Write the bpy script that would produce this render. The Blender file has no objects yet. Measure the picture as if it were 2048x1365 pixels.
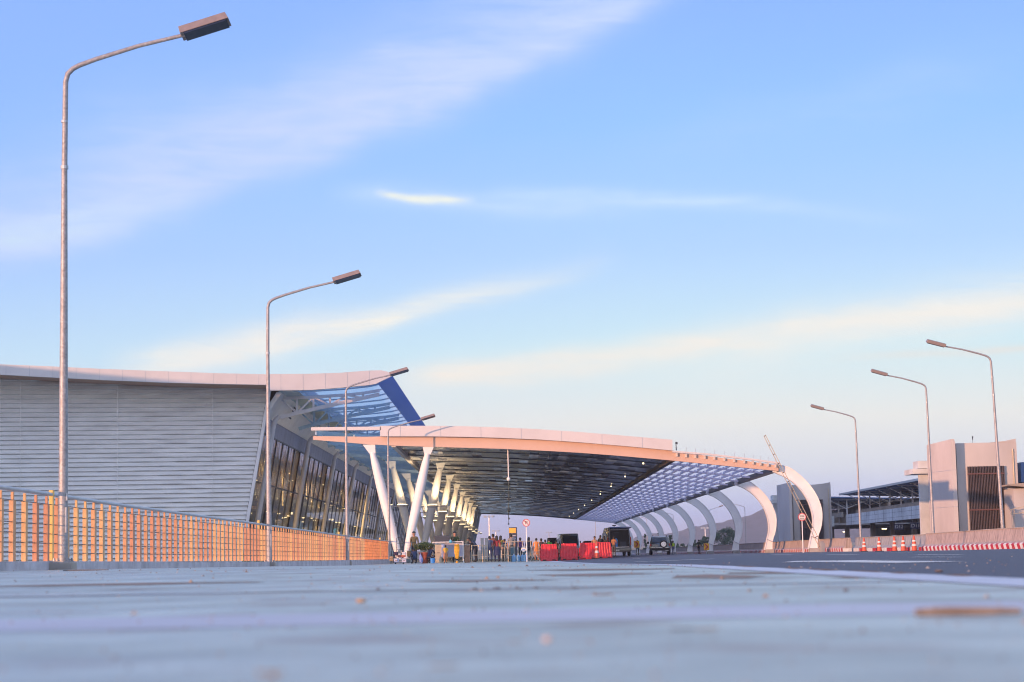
import bpy, bmesh, math, random
from mathutils import Vector, Matrix, noise
R = math.radians
random.seed(7)
C = bpy.context.scene.collection
SC = bpy.context.scene

# ------------------------------------------------------------ camera
FPX = 3982.0; EYE = 0.16
def cam_matrix():
    y = Vector((0.0, -(1114 - 682.5), -FPX)).normalized()      # world +Y in camera axes
    z0 = Vector((-0.0205, 1, 0)); z = (z0 - y * z0.dot(y)).normalized()
    x = y.cross(z)
    return Matrix((x, y, z))                                    # rows: camera -> world
CM = cam_matrix()
cam = bpy.data.cameras.new('camera'); cam_o = bpy.data.objects.new('camera', cam); C.objects.link(cam_o)
cam_o.matrix_world = Matrix.Translation((0, 0, EYE)) @ CM.to_4x4()
cam.sensor_width = 36; cam.lens = FPX / 2048 * 36
cam.clip_start = 0.05; cam.clip_end = 20000
cam.dof.use_dof = True; cam.dof.focus_distance = 70; cam.dof.aperture_fstop = 3.2
SC.camera = cam_o
def ray(px, py): return CM @ Vector((px - 1024, 682.5 - py, -FPX))
def at(px, py, Y):
    d = ray(px, py); return Vector((0, 0, EYE)) + d * (Y / d.y)
def atp(px, py, a, b):                                          # vertical plane Y = a + b*X
    d = ray(px, py); return Vector((0, 0, EYE)) + d * (a / (d.y - b * d.x))

# ------------------------------------------------------------ world, sun, exposure
SUN_EL, SUN_AZ = 4.0, 45.0                                      # low, behind the camera to the left
w = bpy.data.worlds.new('World'); SC.world = w; w.use_nodes = True
def build_world():
    nt = w.node_tree; N = nt.nodes; L = nt.links; N.clear()
    def nd(t, **k):
        n = N.new(t)
        for a, b in k.items(): setattr(n, a, b)
        return n
    def mt(op, a, b=None, c=None, clamp=False):
        n = nd('ShaderNodeMath', operation=op, use_clamp=clamp)
        for i, v in enumerate((a, b, c)):
            if v is None: continue
            if isinstance(v, (int, float)): n.inputs[i].default_value = v
            else: L.new(v, n.inputs[i])
        return n.outputs[0]
    out = nd('ShaderNodeOutputWorld'); bg = nd('ShaderNodeBackground')
    tc = nd('ShaderNodeTexCoord'); sp = nd('ShaderNodeSeparateXYZ'); L.new(tc.outputs['Generated'], sp.inputs[0])
    x, y, z = sp.outputs
    sky = nd('ShaderNodeTexSky', sky_type='NISHITA'); sky.sun_disc = False
    sky.sun_elevation = R(SUN_EL); sky.sun_rotation = R(180 + SUN_AZ); sky.altitude = 50
    sk = nd('ShaderNodeMixRGB', blend_type='MULTIPLY'); sk.inputs[0].default_value = 1
    L.new(sky.outputs[0], sk.inputs[1]); sk.inputs[2].default_value = (.12, .12, .12, 1)
    hl = mt('SQRT', mt('ADD', mt('MULTIPLY', x, x), mt('MULTIPLY', y, y)))
    v = mt('DIVIDE', z, mt('MAXIMUM', hl, .02))
    rp = nd('ShaderNodeValToRGB'); L.new(mt('MULTIPLY', v, 1.6, clamp=True), rp.inputs[0])
    pts = [(0, (.35, .43, .74)), (.03, (.38, .46, .74)), (.065, (.57, .62, .69)), (.105, (.66, .68, .66)), (.165, (.48, .66, .73)),
           (.245, (.335, .52, .80)), (.35, (.232, .44, .82)), (.46, (.20, .365, .82)), (.7, (.42, .50, .72)), (1, (.56, .60, .70))]
    e = rp.color_ramp.elements
    e[0].position, e[0].color = pts[0][0], (*pts[0][1], 1); e[1].position, e[1].color = pts[-1][0], (*pts[-1][1], 1)
    for p, c in pts[1:-1]:
        q = e.new(p); q.color = (*c, 1)
    col = rp.outputs[0]
    # violet cast towards the left of the view
    u = mt('DIVIDE', x, mt('MAXIMUM', y, .02))
    def mix(fac, a, rgb, kind='MIX'):
        n = nd('ShaderNodeMixRGB', blend_type=kind); L.new(fac, n.inputs[0]); L.new(a, n.inputs[1])
        n.inputs[2].default_value = (*rgb, 1); return n.outputs[0]
    lf = mt('MULTIPLY', mt('MULTIPLY_ADD', u, -2.2, .15, clamp=True), mt('MULTIPLY', v, 3.2, clamp=True), clamp=True)
    col = mix(lf, col, (.21, .365, .80))
    # thin cirrus: soft streaks in (u, v)
    cb = nd('ShaderNodeCombineXYZ'); L.new(u, cb.inputs[0]); L.new(v, cb.inputs[1])
    n1 = nd('ShaderNodeTexNoise'); n1.inputs['Scale'].default_value = 9; n1.inputs['Detail'].default_value = 3; L.new(cb.outputs[0], n1.inputs[0])
    mp = nd('ShaderNodeMapping'); mp.inputs['Scale'].default_value = (16, 95, 1); mp.inputs['Rotation'].default_value = (0, 0, R(-16)); L.new(cb.outputs[0], mp.inputs[0])
    n2 = nd('ShaderNodeTexNoise'); n2.inputs['Scale'].default_value = 1; n2.inputs['Detail'].default_value = 9; n2.inputs['Roughness'].default_value = .62; n2.inputs['Distortion'].default_value = .5; L.new(mp.outputs[0], n2.inputs[0])
    wob = mt('SUBTRACT', n1.outputs[0], .5); tex = n2.outputs[0]
    front = mt('GREATER_THAN', y, .05)
    def band(p0, p1, wd, amt, rgb, e0=.12, e1=.12, wobble=.03, txa=1.6, bend=0, lo=None):
        nonlocal col
        a, b = ray(*p0), ray(*p1)
        u0, v0, u1, v1 = a.x / a.y, a.z / a.y, b.x / b.y, b.z / b.y
        ln = math.hypot(u1 - u0, v1 - v0); dx, dy = (u1 - u0) / ln, (v1 - v0) / ln
        du, dv = mt('SUBTRACT', u, u0), mt('SUBTRACT', v, v0)
        s = mt('DIVIDE', mt('ADD', mt('MULTIPLY', du, dx), mt('MULTIPLY', dv, dy)), ln)
        t = mt('SUBTRACT', mt('MULTIPLY', dv, dx), mt('MULTIPLY', du, dy))
        if bend: t = mt('ADD', t, mt('MULTIPLY', mt('MULTIPLY', s, mt('SUBTRACT', 1, s)), bend))
        t = mt('ADD', t, mt('MULTIPLY', wob, wobble))
        wpx = wd / FPX
        q = mt('DIVIDE', t, wpx if lo is None else mt('MULTIPLY_ADD', mt('GREATER_THAN', t, 0), (wd - lo) / FPX, lo / FPX)); g = mt('POWER', 2.718, mt('MULTIPLY', mt('MULTIPLY', q, q), -1))
        se = mt('MULTIPLY', mt('DIVIDE', s, e0, clamp=True), mt('DIVIDE', mt('SUBTRACT', 1, s), e1, clamp=True))
        se = mt('SMOOTH_MIN', se, 1, .3)
        tx = mt('MULTIPLY_ADD', mt('SUBTRACT', tex, .5), txa * 2, 1, clamp=False)
        f = mt('MULTIPLY', mt('MULTIPLY', mt('MULTIPLY', g, se), mt('MULTIPLY', tx, amt)), front, clamp=True)
        col = mix(f, col, rgb)
    band((-260, 575), (1420, -70), 150, .95, (.43, .53, .80), .1, .12, .05, 1.0, .06, lo=48)
    band((-80, 505), (420, 400), 40, .42, (.48, .62, .74), .2, .5, .03)
    band((260, 330), (1000, 110), 60, .30, (.47, .54, .82), .3, .3, .05, 1.4)
    band((640, 392), (1350, 422), 24, .62, (.42, .57, .80), .2, .3, .016, 1.3)
    band((745, 392), (880, 408), 8, .8, (.72, .73, .64), .3, .4, .014, 1.2)
    band((810, 404), (955, 399), 9, .75, (.72, .73, .64), .3, .4, .012, 1.2)
    band((960, 378), (1880, 452), 17, .55, (.47, .61, .80), .15, .5, .016, 1.5)
    band((200, 748), (1260, 512), 30, .85, (.72, .71, .66), .12, .5, .022, 1.3, .02, lo=20)
    band((300, 735), (760, 640), 34, .45, (.72, .69, .66), .2, .4, .02, 1.3)
    band((760, 775), (2300, 598), 32, .85, (.73, .69, .63), .08, .2, .018, 1.0, -.01)
    band((1300, 738), (2300, 560), 60, .45, (.70, .70, .67), .3, .1, .02, 1.2)
    band((1650, 725), (2200, 705), 9, .5, (.66, .62, .57), .3, .3, .008, 1.2)
    band((1200, 320), (2100, 140), 60, .30, (.34, .50, .80), .3, .3, .03, 1.6)
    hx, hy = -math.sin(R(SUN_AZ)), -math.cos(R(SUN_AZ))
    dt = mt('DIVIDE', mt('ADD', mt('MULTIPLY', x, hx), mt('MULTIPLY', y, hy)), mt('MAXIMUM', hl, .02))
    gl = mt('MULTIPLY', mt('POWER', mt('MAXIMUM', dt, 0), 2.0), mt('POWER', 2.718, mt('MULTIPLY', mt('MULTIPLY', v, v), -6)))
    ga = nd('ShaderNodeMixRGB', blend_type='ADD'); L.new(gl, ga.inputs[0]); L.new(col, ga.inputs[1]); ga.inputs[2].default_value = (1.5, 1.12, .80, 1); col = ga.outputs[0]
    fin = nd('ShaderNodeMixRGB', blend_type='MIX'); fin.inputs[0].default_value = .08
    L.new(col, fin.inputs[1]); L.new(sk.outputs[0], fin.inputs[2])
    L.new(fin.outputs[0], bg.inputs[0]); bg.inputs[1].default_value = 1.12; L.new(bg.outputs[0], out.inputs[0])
build_world()
sun = bpy.data.lights.new('sun', 'SUN'); sun.energy = 4.6; sun.angle = R(.6); sun.color = (1, .50, .26)
sun_o = bpy.data.objects.new('sun', sun); C.objects.link(sun_o)
to_sun = Vector((-math.sin(R(SUN_AZ)) * math.cos(R(SUN_EL)), -math.cos(R(SUN_AZ)) * math.cos(R(SUN_EL)), math.sin(R(SUN_EL))))
sun_o.rotation_euler = to_sun.to_track_quat('Z', 'Y').to_euler()
SC.view_settings.view_transform = 'Standard'; SC.view_settings.look = 'None'
SC.view_settings.exposure = 0.34; SC.view_settings.gamma = 1
SC.cycles.max_bounces = 8; SC.cycles.transparent_max_bounces = 24
SC.cycles.sample_clamp_indirect = 4
SC.cycles.filter_width = 1.05

# ------------------------------------------------------------ helpers
def tag(o, label=None, cat=None, group=None, kind=None):
    if label: o['label'] = label
    if cat: o['category'] = cat
    if group: o['group'] = group
    if kind: o['kind'] = kind
    return o
def empty(name, loc=(0, 0, 0), rz=0, label=None, cat=None, group=None):
    o = bpy.data.objects.new(name, None); C.objects.link(o); o.location = loc; o.rotation_euler.z = rz
    o.empty_display_size = .1
    return tag(o, label, cat, group)
def copy_tree(o, parent=None):
    c = o.copy(); C.objects.link(c); c.parent = parent
    for ch in list(o.children): copy_tree(ch, c)
    return c
class MB:
    def __init__(s): s.v = []; s.f = []; s.m = []
    def add(s, vs, fs, mi=0):
        n = len(s.v); s.v += [tuple(p) for p in vs]; s.f += [tuple(i + n for i in f) for f in fs]; s.m += [mi] * len(fs); return s
    def hexa(s, p, mi=0):
        return s.add(p, [(0, 3, 2, 1), (4, 5, 6, 7), (0, 1, 5, 4), (1, 2, 6, 5), (2, 3, 7, 6), (3, 0, 4, 7)], mi)
    def box(s, c, d, rz=0, mi=0, rx=0, ry=0):
        M = Matrix.Translation(c) @ Matrix.Rotation(rz, 4, 'Z') @ Matrix.Rotation(ry, 4, 'Y') @ Matrix.Rotation(rx, 4, 'X')
        x, y, z = d[0] / 2, d[1] / 2, d[2] / 2
        return s.hexa([M @ Vector(q) for q in ((-x, -y, -z), (x, -y, -z), (x, y, -z), (-x, y, -z), (-x, -y, z), (x, -y, z), (x, y, z), (-x, y, z))], mi)
    def b2(s, lo, hi, mi=0):
        return s.box([(a + b) / 2 for a, b in zip(lo, hi)], [b - a for a, b in zip(lo, hi)], 0, mi)
    def tube(s, pts, rs, n=8, mi=0, cap=True):
        pts = [Vector(p) for p in pts]
        if isinstance(rs, (int, float)): rs = [rs] * len(pts)
        k = len(s.v); t0 = (pts[1] - pts[0]).normalized()
        a = t0.orthogonal().normalized()
        for i, p in enumerate(pts):
            t = (pts[min(i + 1, len(pts) - 1)] - pts[max(i - 1, 0)]).normalized()
            a = (a - t * a.dot(t)).normalized(); b = t.cross(a)
            for j in range(n):
                g = 2 * math.pi * j / n; s.v.append(tuple(p + (a * math.cos(g) + b * math.sin(g)) * rs[i]))
        for i in range(len(pts) - 1):
            for j in range(n):
                q = k + i * n; s.f.append((q + j, q + (j + 1) % n, q + n + (j + 1) % n, q + n + j)); s.m.append(mi)
        if cap:
            s.f.append(tuple(k + j for j in range(n))[::-1]); s.m.append(mi)
            q = k + (len(pts) - 1) * n; s.f.append(tuple(q + j for j in range(n))); s.m.append(mi)
        return s
    def bar(s, p, q, w_, h, mi=0):
        p, q = Vector(p), Vector(q); t = (q - p).normalized()
        up = Vector((0, 0, 1)) if abs(t.z) < .95 else Vector((0, 1, 0))
        a = t.cross(up).normalized() * w_ / 2; b = a.cross(t).normalized() * h / 2
        return s.hexa([p - a - b, p + a - b, p + a + b, p - a + b, q - a - b, q + a - b, q + a + b, q - a + b], mi)
    def prism(s, poly, vec, mi=0):
        n = len(poly); vec = Vector(vec); vs = [Vector(p) for p in poly]; vs += [p + vec for p in vs]
        fs = [tuple(range(n))[::-1], tuple(range(n, 2 * n))] + [(i, (i + 1) % n, n + (i + 1) % n, n + i) for i in range(n)]
        return s.add(vs, fs, mi)
    def strip(s, top, bot, vec, mi=0):                         # ribbon between two polylines, extruded by vec
        vec = Vector(vec)
        for i in range(len(top) - 1):
            a, b, c, d = Vector(bot[i]), Vector(bot[i + 1]), Vector(top[i + 1]), Vector(top[i])
            s.hexa([a, b, b + vec, a + vec, d, c, c + vec, d + vec], mi)
        return s
    def sheet(s, rows, mi=0):                                  # grid of rows of points
        n = len(rows[0]); k = len(s.v)
        for r in rows: s.v += [tuple(p) for p in r]
        for i in range(len(rows) - 1):
            for j in range(n - 1):
                q = k + i * n + j; s.f.append((q, q + 1, q + n + 1, q + n)); s.m.append(mi)
        return s
    def lathe(s, prof, n=16, c=(0, 0, 0), mi=0, mis=None):
        k = len(s.v)
        for r, z in prof:
            for j in range(n):
                g = 2 * math.pi * j / n; s.v.append((c[0] + r * math.cos(g), c[1] + r * math.sin(g), c[2] + z))
        for i in range(len(prof) - 1):
            for j in range(n):
                q = k + i * n; s.f.append((q + j, q + (j + 1) % n, q + n + (j + 1) % n, q + n + j)); s.m.append(mis[i] if mis else mi)
        return s
    def build(s, name, mat, parent=None, smooth=False, bev=0, label=None, cat=None, group=None, kind=None, loc=None, fix=True):
        me = bpy.data.meshes.new(name); me.from_pydata(s.v, [], s.f)
        for x in (mat if isinstance(mat, (list, tuple)) else [mat]): me.materials.append(x)
        me.polygons.foreach_set('material_index', s.m)
        if fix or bev:
            bm = bmesh.new(); bm.from_mesh(me)
            if bev: bmesh.ops.bevel(bm, geom=bm.edges[:], offset=bev, segments=2, profile=.6, affect='EDGES', clamp_overlap=True)
            bmesh.ops.recalc_face_normals(bm, faces=bm.faces[:]); bm.to_mesh(me); bm.free()
        if smooth:
            me.shade_smooth()
            try: me.set_sharp_from_angle(angle=R(38))
            except Exception: pass
        o = bpy.data.objects.new(name, me); C.objects.link(o)
        if parent: o.parent = parent
        if loc: o.location = loc
        return tag(o, label, cat, group, kind)

# ------------------------------------------------------------ materials
def mat(name, col, rough=.6, metal=0, var=.15, scale=3, bump=0, bscale=40, emit=None, es=0, stretch=(1, 1, 1), col2=None, c2=.5, spec=.5, hue_obj=0, coat=0, grime=0):
    m = bpy.data.materials.new(name); m.use_nodes = True; nt = m.node_tree; N, L = nt.nodes, nt.links
    b = N['Principled BSDF']; b.inputs['Roughness'].default_value = rough; b.inputs['Metallic'].default_value = metal
    b.inputs['Specular IOR Level'].default_value = spec; b.inputs['Coat Weight'].default_value = coat
    tc = N.new('ShaderNodeTexCoord'); mp = N.new('ShaderNodeMapping'); mp.inputs['Scale'].default_value = stretch
    L.new(tc.outputs['Object'], mp.inputs[0])
    nz = N.new('ShaderNodeTexNoise'); nz.inputs['Scale'].default_value = scale; nz.inputs['Detail'].default_value = 6; nz.inputs['Roughness'].default_value = .6
    L.new(mp.outputs[0], nz.inputs[0])
    rp = N.new('ShaderNodeValToRGB'); L.new(nz.outputs[0], rp.inputs[0])
    e = rp.color_ramp.elements
    lo = [max(0, c * (1 - var)) for c in col]; hi = [min(1, c * (1 + var)) for c in col]
    e[0].position = .3; e[0].color = (*lo, 1); e[1].position = .7; e[1].color = (*hi, 1)
    if col2:
        q = e.new(c2); q.color = (*col, 1); e[-1].color = (*col2, 1)
    src = rp.outputs[0]
    if grime:
        n3 = N.new('ShaderNodeTexNoise'); n3.inputs['Scale'].default_value = scale * .37; n3.inputs['Detail'].default_value = 8
        L.new(mp.outputs[0], n3.inputs[0]); r3 = N.new('ShaderNodeValToRGB'); L.new(n3.outputs[0], r3.inputs[0])
        r3.color_ramp.elements[0].position = .45; r3.color_ramp.elements[0].color = (1, 1, 1, 1)
        r3.color_ramp.elements[1].position = .68; r3.color_ramp.elements[1].color = (1 - grime, 1 - grime, 1 - grime, 1)
        mx = N.new('ShaderNodeMixRGB'); mx.blend_type = 'MULTIPLY'; mx.inputs[0].default_value = 1; L.new(src, mx.inputs[1]); L.new(r3.outputs[0], mx.inputs[2]); src = mx.outputs[0]
    if hue_obj:
        oi = N.new('ShaderNodeObjectInfo'); hs = N.new('ShaderNodeHueSaturation'); L.new(src, hs.inputs['Color'])
        m1 = N.new('ShaderNodeMath'); m1.operation = 'MULTIPLY_ADD'; L.new(oi.outputs['Random'], m1.inputs[0]); m1.inputs[1].default_value = hue_obj * .12; m1.inputs[2].default_value = .5 - hue_obj * .03
        L.new(m1.outputs[0], hs.inputs['Hue'])
        m2 = N.new('ShaderNodeMath'); m2.operation = 'MULTIPLY_ADD'; L.new(oi.outputs['Random'], m2.inputs[0]); m2.inputs[1].default_value = hue_obj * .9; m2.inputs[2].default_value = 1 - hue_obj * .4
        L.new(m2.outputs[0], hs.inputs['Value']); src = hs.outputs[0]
    L.new(src, b.inputs['Base Color'])
    if bump:
        bn = N.new('ShaderNodeTexNoise'); bn.inputs['Scale'].default_value = bscale; bn.inputs['Detail'].default_value = 5; L.new(mp.outputs[0], bn.inputs[0])
        bp = N.new('ShaderNodeBump'); bp.inputs['Strength'].default_value = bump; bp.inputs['Distance'].default_value = .02
        L.new(bn.outputs[0], bp.inputs['Height']); L.new(bp.outputs[0], b.inputs['Normal'])
    if emit: b.inputs['Emission Color'].default_value = (*emit, 1); b.inputs['Emission Strength'].default_value = es
    return m
def panel_mat(name, tint, alpha=.5, trans=.5):                  # translucent skylight sheet
    m = bpy.data.materials.new(name); m.use_nodes = True; nt = m.node_tree; N, L = nt.nodes, nt.links; N.clear()
    o = N.new('ShaderNodeOutputMaterial'); t = N.new('ShaderNodeBsdfTransparent'); t.inputs[0].default_value = (*tint, 1)
    tr = N.new('ShaderNodeBsdfTranslucent'); tr.inputs[0].default_value = (*tint, 1)
    g = N.new('ShaderNodeBsdfGlossy'); g.inputs[1].default_value = .15; g.inputs[0].default_value = (.8, .85, .95, 1)
    a = N.new('ShaderNodeMixShader'); a.inputs[0].default_value = alpha; L.new(t.outputs[0], a.inputs[1]); L.new(tr.outputs[0], a.inputs[2])
    c = N.new('ShaderNodeMixShader'); c.inputs[0].default_value = .07; L.new(a.outputs[0], c.inputs[1]); L.new(g.outputs[0], c.inputs[2])
    L.new(c.outputs[0], o.inputs[0]); return m
def glass_mat(name, tint, wav=.25):
    m = bpy.data.materials.new(name); m.use_nodes = True; nt = m.node_tree; N, L = nt.nodes, nt.links; N.clear()
    o = N.new('ShaderNodeOutputMaterial'); t = N.new('ShaderNodeBsdfTransparent'); t.inputs[0].default_value = (*tint, 1)
    g = N.new('ShaderNodeBsdfGlossy'); g.inputs[1].default_value = .04; g.inputs[0].default_value = (.75, .8, .85, 1)
    tc = N.new('ShaderNodeTexCoord'); nz = N.new('ShaderNodeTexNoise'); nz.inputs['Scale'].default_value = .8; nz.inputs['Detail'].default_value = 3; L.new(tc.outputs['Object'], nz.inputs[0])
    bp = N.new('ShaderNodeBump'); bp.inputs['Strength'].default_value = wav; bp.inputs['Distance'].default_value = .1; L.new(nz.outputs[0], bp.inputs['Height']); L.new(bp.outputs[0], g.inputs['Normal'])
    f = N.new('ShaderNodeFresnel'); f.inputs[0].default_value = 1.5; L.new(bp.outputs[0], f.inputs['Normal'])
    c = N.new('ShaderNodeMixShader'); L.new(f.outputs[0], c.inputs[0]); L.new(t.outputs[0], c.inputs[1]); L.new(g.outputs[0], c.inputs[2])
    L.new(c.outputs[0], o.inputs[0]); return m
M = {}
M['white'] = mat('white_paint', (.84, .83, .83), .45, var=.05, scale=1.5, grime=.08)
M['fascia'] = mat('fascia_panel', (.62, .61, .62), .4, var=.04, scale=.8, grime=.06)
M['beam'] = mat('painted_steel', (.70, .66, .66), .45, var=.05, scale=.6, grime=.08)
M['galv'] = mat('galvanised_steel', (.36, .36, .38), .5, .3, var=.3, scale=25, grime=.2, bump=.15, bscale=60)
M['steel'] = mat('grey_steel', (.45, .48, .52), .4, .4, var=.1)
M['dark'] = mat('dark_steel', (.06, .07, .09), .5, .3)
M['lamp'] = mat('lamp_housing', (.30, .24, .22), .5, .3, var=.12, scale=8)
M['lens'] = mat('lamp_lens', (.03, .04, .07), .15, .2)
M['louvre'] = mat('aluminium_louvre', (.86, .86, .84), .42, .12, var=.10, scale=.5, stretch=(1, 1, 4))
M['soffit'] = mat('brown_soffit', (.36, .22, .16), .6, var=.15)
M['roofblue'] = mat('shade_blue_eave', (.16, .28, .62), .5, var=.06)  # blue shade of the eave underside put into the base colour
M['bluesteel'] = mat('truss_steel', (.36, .50, .62), .45, var=.08)
M['post'] = mat('terracotta_wood', (.60, .31, .17), .55, var=.22, scale=9, stretch=(1, 1, .5), hue_obj=.3, bump=.2, bscale=30)
M['post2'] = mat('terracotta_far', (.62, .25, .10), .55, var=.3, scale=3)
M['kerb'] = mat('kerb_concrete', (.50, .50, .58), .55, var=.2, scale=4, grime=.3, bump=.3)
M['conc'] = mat('concrete', (.42, .39, .37), .8, var=.16, scale=2, grime=.35, bump=.4)
M['barr'] = mat('barrier_concrete', (.46, .37, .33), .85, var=.25, scale=6, stretch=(3, 3, .25), grime=.35, bump=.5, bscale=12)
M['barr2'] = mat('grey_barrier_concrete', (.36, .37, .38), .85, var=.25, scale=6, stretch=(3, 3, .25), grime=.4, bump=.5, bscale=12)
M['red'] = mat('red_paint', (.50, .03, .05), .5, var=.3, scale=6, grime=.3)
M['wht'] = mat('white_road_paint', (.72, .70, .68), .6, var=.12, scale=6, grime=.3)
M['cone'] = mat('cone_plastic', (.62, .10, .05), .45, var=.2, scale=12, grime=.25)
M['redpl'] = mat('red_plastic', (.75, .035, .05), .35, var=.15, scale=5, grime=.2)
M['tower'] = mat('tower_render', (.54, .51, .49), .85, var=.08, scale=.6, grime=.14, stretch=(1, 1, .4), bump=.15)
M['precast'] = mat('precast_panel', (.66, .69, .69), .8, var=.12, scale=.7, grime=.25)
M['tan'] = mat('tan_render', (.40, .34, .28), .85, var=.12, scale=.8, grime=.2)
M['slat'] = mat('brown_slat', (.11, .085, .085), .5, .2, var=.2)
M['darkin'] = mat('dark_interior', (.045, .042, .04), .9, var=.3, scale=1)
M['bluemetal'] = mat('blue_sheet_roof', (.08, .15, .33), .45, .2, var=.12)
M['grass'] = mat('dry_grass', (.20, .17, .10), .95, var=.3, scale=.05)
M['field'] = mat('dry_field', (.26, .21, .13), .95, var=.35, scale=.02, grime=.4)
M['hill'] = mat('wooded_hill', (.045, .045, .065), 1, var=.6, scale=.05)
M['bark'] = mat('bark', (.12, .09, .07), .9, var=.3, scale=8)
M['leafa'] = mat('leaves_dark_green', (.045, .085, .04), .7, var=.5, scale=.8)
M['leafb'] = mat('leaves_olive', (.09, .12, .03), .7, var=.4, scale=6)
M['black'] = mat('black_rubber', (.02, .02, .022), .6)
M['vanb'] = mat('dark_van_paint', (.025, .035, .06), .22, .3, var=.1, coat=1)
M['suvb'] = mat('green_grey_paint', (.16, .19, .19), .25, .5, var=.06, coat=1)
M['busb'] = mat('silver_bus_paint', (.34, .38, .38), .3, .3, var=.06, coat=1)
M['carglass'] = mat('vehicle_glass', (.03, .045, .06), .06, .0, spec=1)
M['tail'] = mat('tail_lamp', (.45, .02, .02), .2)
M['head'] = mat('headlight', (.7, .72, .75), .15)
M['plate'] = mat('plate_white', (.7, .7, .68), .5)
M['chrome'] = mat('chrome', (.6, .62, .65), .15, 1)
M['orange'] = mat('orange_screen', (.9, .35, .05), .4, emit=(1, .28, .03), es=.35)
M['yellow'] = mat('yellow_sign', (.8, .42, .03), .5)
M['warm'] = mat('lit_lamp', (1, .9, .7), .5, emit=(1, .78, .45), es=3)
M['warmdim'] = mat('lit_ceiling_lamp', (1, .9, .7), .5, emit=(1, .74, .40), es=4)
M['beige'] = mat('beige_metal', (.50, .42, .30), .45, .2, var=.15)
M['blue'] = mat('blue_plastic', (.05, .28, .75), .35)
M['jug'] = mat('water_jug', (.16, .34, .55), .15)
M['cloth_y'] = mat('yellow_cloth', (.75, .38, .03), .8, var=.2, scale=12)
M['brick'] = mat('brick_pillar', (.42, .24, .16), .85, var=.25, scale=14, grime=.3)
M['pot'] = mat('terracotta_pot', (.40, .10, .06), .7)
M['rustr'] = mat('rust_rail', (.12, .055, .05), .6)
M['lilac'] = mat('pale_board', (.55, .55, .68), .6, var=.1)

# ------------------------------------------------------------ ground heights (world z; the eye is at 0.16)
def lerp_tab(t, y):
    if y <= t[0][0]: return t[0][1]
    for (a, b), (c, d) in zip(t, t[1:]):
        if y <= c: return b + (d - b) * (y - a) / (c - a)
    return t[-1][1]
TL = [(0, .10), (20, .105), (33, .10), (61, .02), (91, -.09), (122, -.11), (350, -.11)]
TM = [(0, 0), (27, 0), (56, -.08), (85, -.125), (120, -.14), (160, -.04), (350, -.02)]
TR = [(0, 0), (27, .0), (60, .04), (80, .06), (100, .02), (128, .06), (350, .03)]
EX = 2.52                                                        # where the pavement meets the road
def gz(x, y):
    a, b, c = lerp_tab(TL, y), lerp_tab(TM, y), lerp_tab(TR, y)
    if y < 33: a = a * min(1, max(0, (y - 2) / 22))
    if x < EX: return b + (a - b) * min(1, (EX - x) / (EX + 7.3))
    return b + (c - b) * min(1, (x - EX) / 7)
YS = [-30, -5, 0, 2, 4, 6, 8, 10, 13, 16, 20, 24, 27, 33, 40, 48, 56, 61, 70, 80, 85, 91, 100, 110, 120, 128, 140, 160, 200, 260, 350, 420]
def ground_sheet(name, xs, m, dz=0, ys=YS):
    mb = MB(); mb.sheet([[(x, y, gz(x, y) + dz) for x in xs] for y in ys])
    return mb.build(name, m, kind='structure', fix=False)

def plaza_mat():
    m = mat('plaza_concrete', (.42, .48, .44), .42, var=.34, scale=1.3, stretch=(1, 1, 1), grime=.14, bump=.35, bscale=55)
    nt = m.node_tree; N, L = nt.nodes, nt.links; b = N['Principled BSDF']
    tc = N.new('ShaderNodeTexCoord'); mp = N.new('ShaderNodeMapping'); mp.inputs['Scale'].default_value = (1, 1, 1); L.new(tc.outputs['Object'], mp.inputs[0])
    n = N.new('ShaderNodeTexNoise'); n.inputs['Scale'].default_value = .7; n.inputs['Detail'].default_value = 5; L.new(mp.outputs[0], n.inputs[0])
    r = N.new('ShaderNodeMapRange'); r.inputs[1].default_value = .35; r.inputs[2].default_value = .65; r.inputs[3].default_value = .26; r.inputs[4].default_value = .55
    L.new(n.outputs[0], r.inputs[0]); L.new(r.outputs[0], b.inputs['Roughness'])
    # worn brownish blotches
    n2 = N.new('ShaderNodeTexNoise'); n2.inputs['Scale'].default_value = 1.7; n2.inputs['Detail'].default_value = 6; L.new(mp.outputs[0], n2.inputs[0])
    r2 = N.new('ShaderNodeMapRange'); r2.inputs[1].default_value = .55; r2.inputs[2].default_value = .66; L.new(n2.outputs[0], r2.inputs[0])
    src = b.inputs['Base Color'].links[0].from_socket
    mx = N.new('ShaderNodeMixRGB'); L.new(r2.outputs[0], mx.inputs[0]); L.new(src, mx.inputs[1]); mx.inputs[2].default_value = (.24, .18, .15, 1)
    mx2 = N.new('ShaderNodeMixRGB'); mx2.inputs[0].default_value = .8; L.new(src, mx2.inputs[1]); L.new(mx.outputs[0], mx2.inputs[2])
    L.new(mx2.outputs[0], b.inputs['Base Color']); return m
asph = mat('asphalt', (.050, .062, .105), .6, var=.6, scale=26, bump=.6, bscale=90, grime=.15)
ground_sheet('pavement', [-60, -30, -14, -7.3, -5, -3, -1, 1, EX], plaza_mat())
ground_sheet('road', [EX, 3.2, 4, 5.5, 7.5, 9.52, 13, 17, 20, 40, 80], asph, -.001)
g = MB(); g.sheet([[(x, y, -.35) for x in (-6000, -60, 80, 6000)] for y in (-3000, 0, 420, 9000)]); g.build('ground', M['grass'], kind='structure', fix=False)
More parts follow.
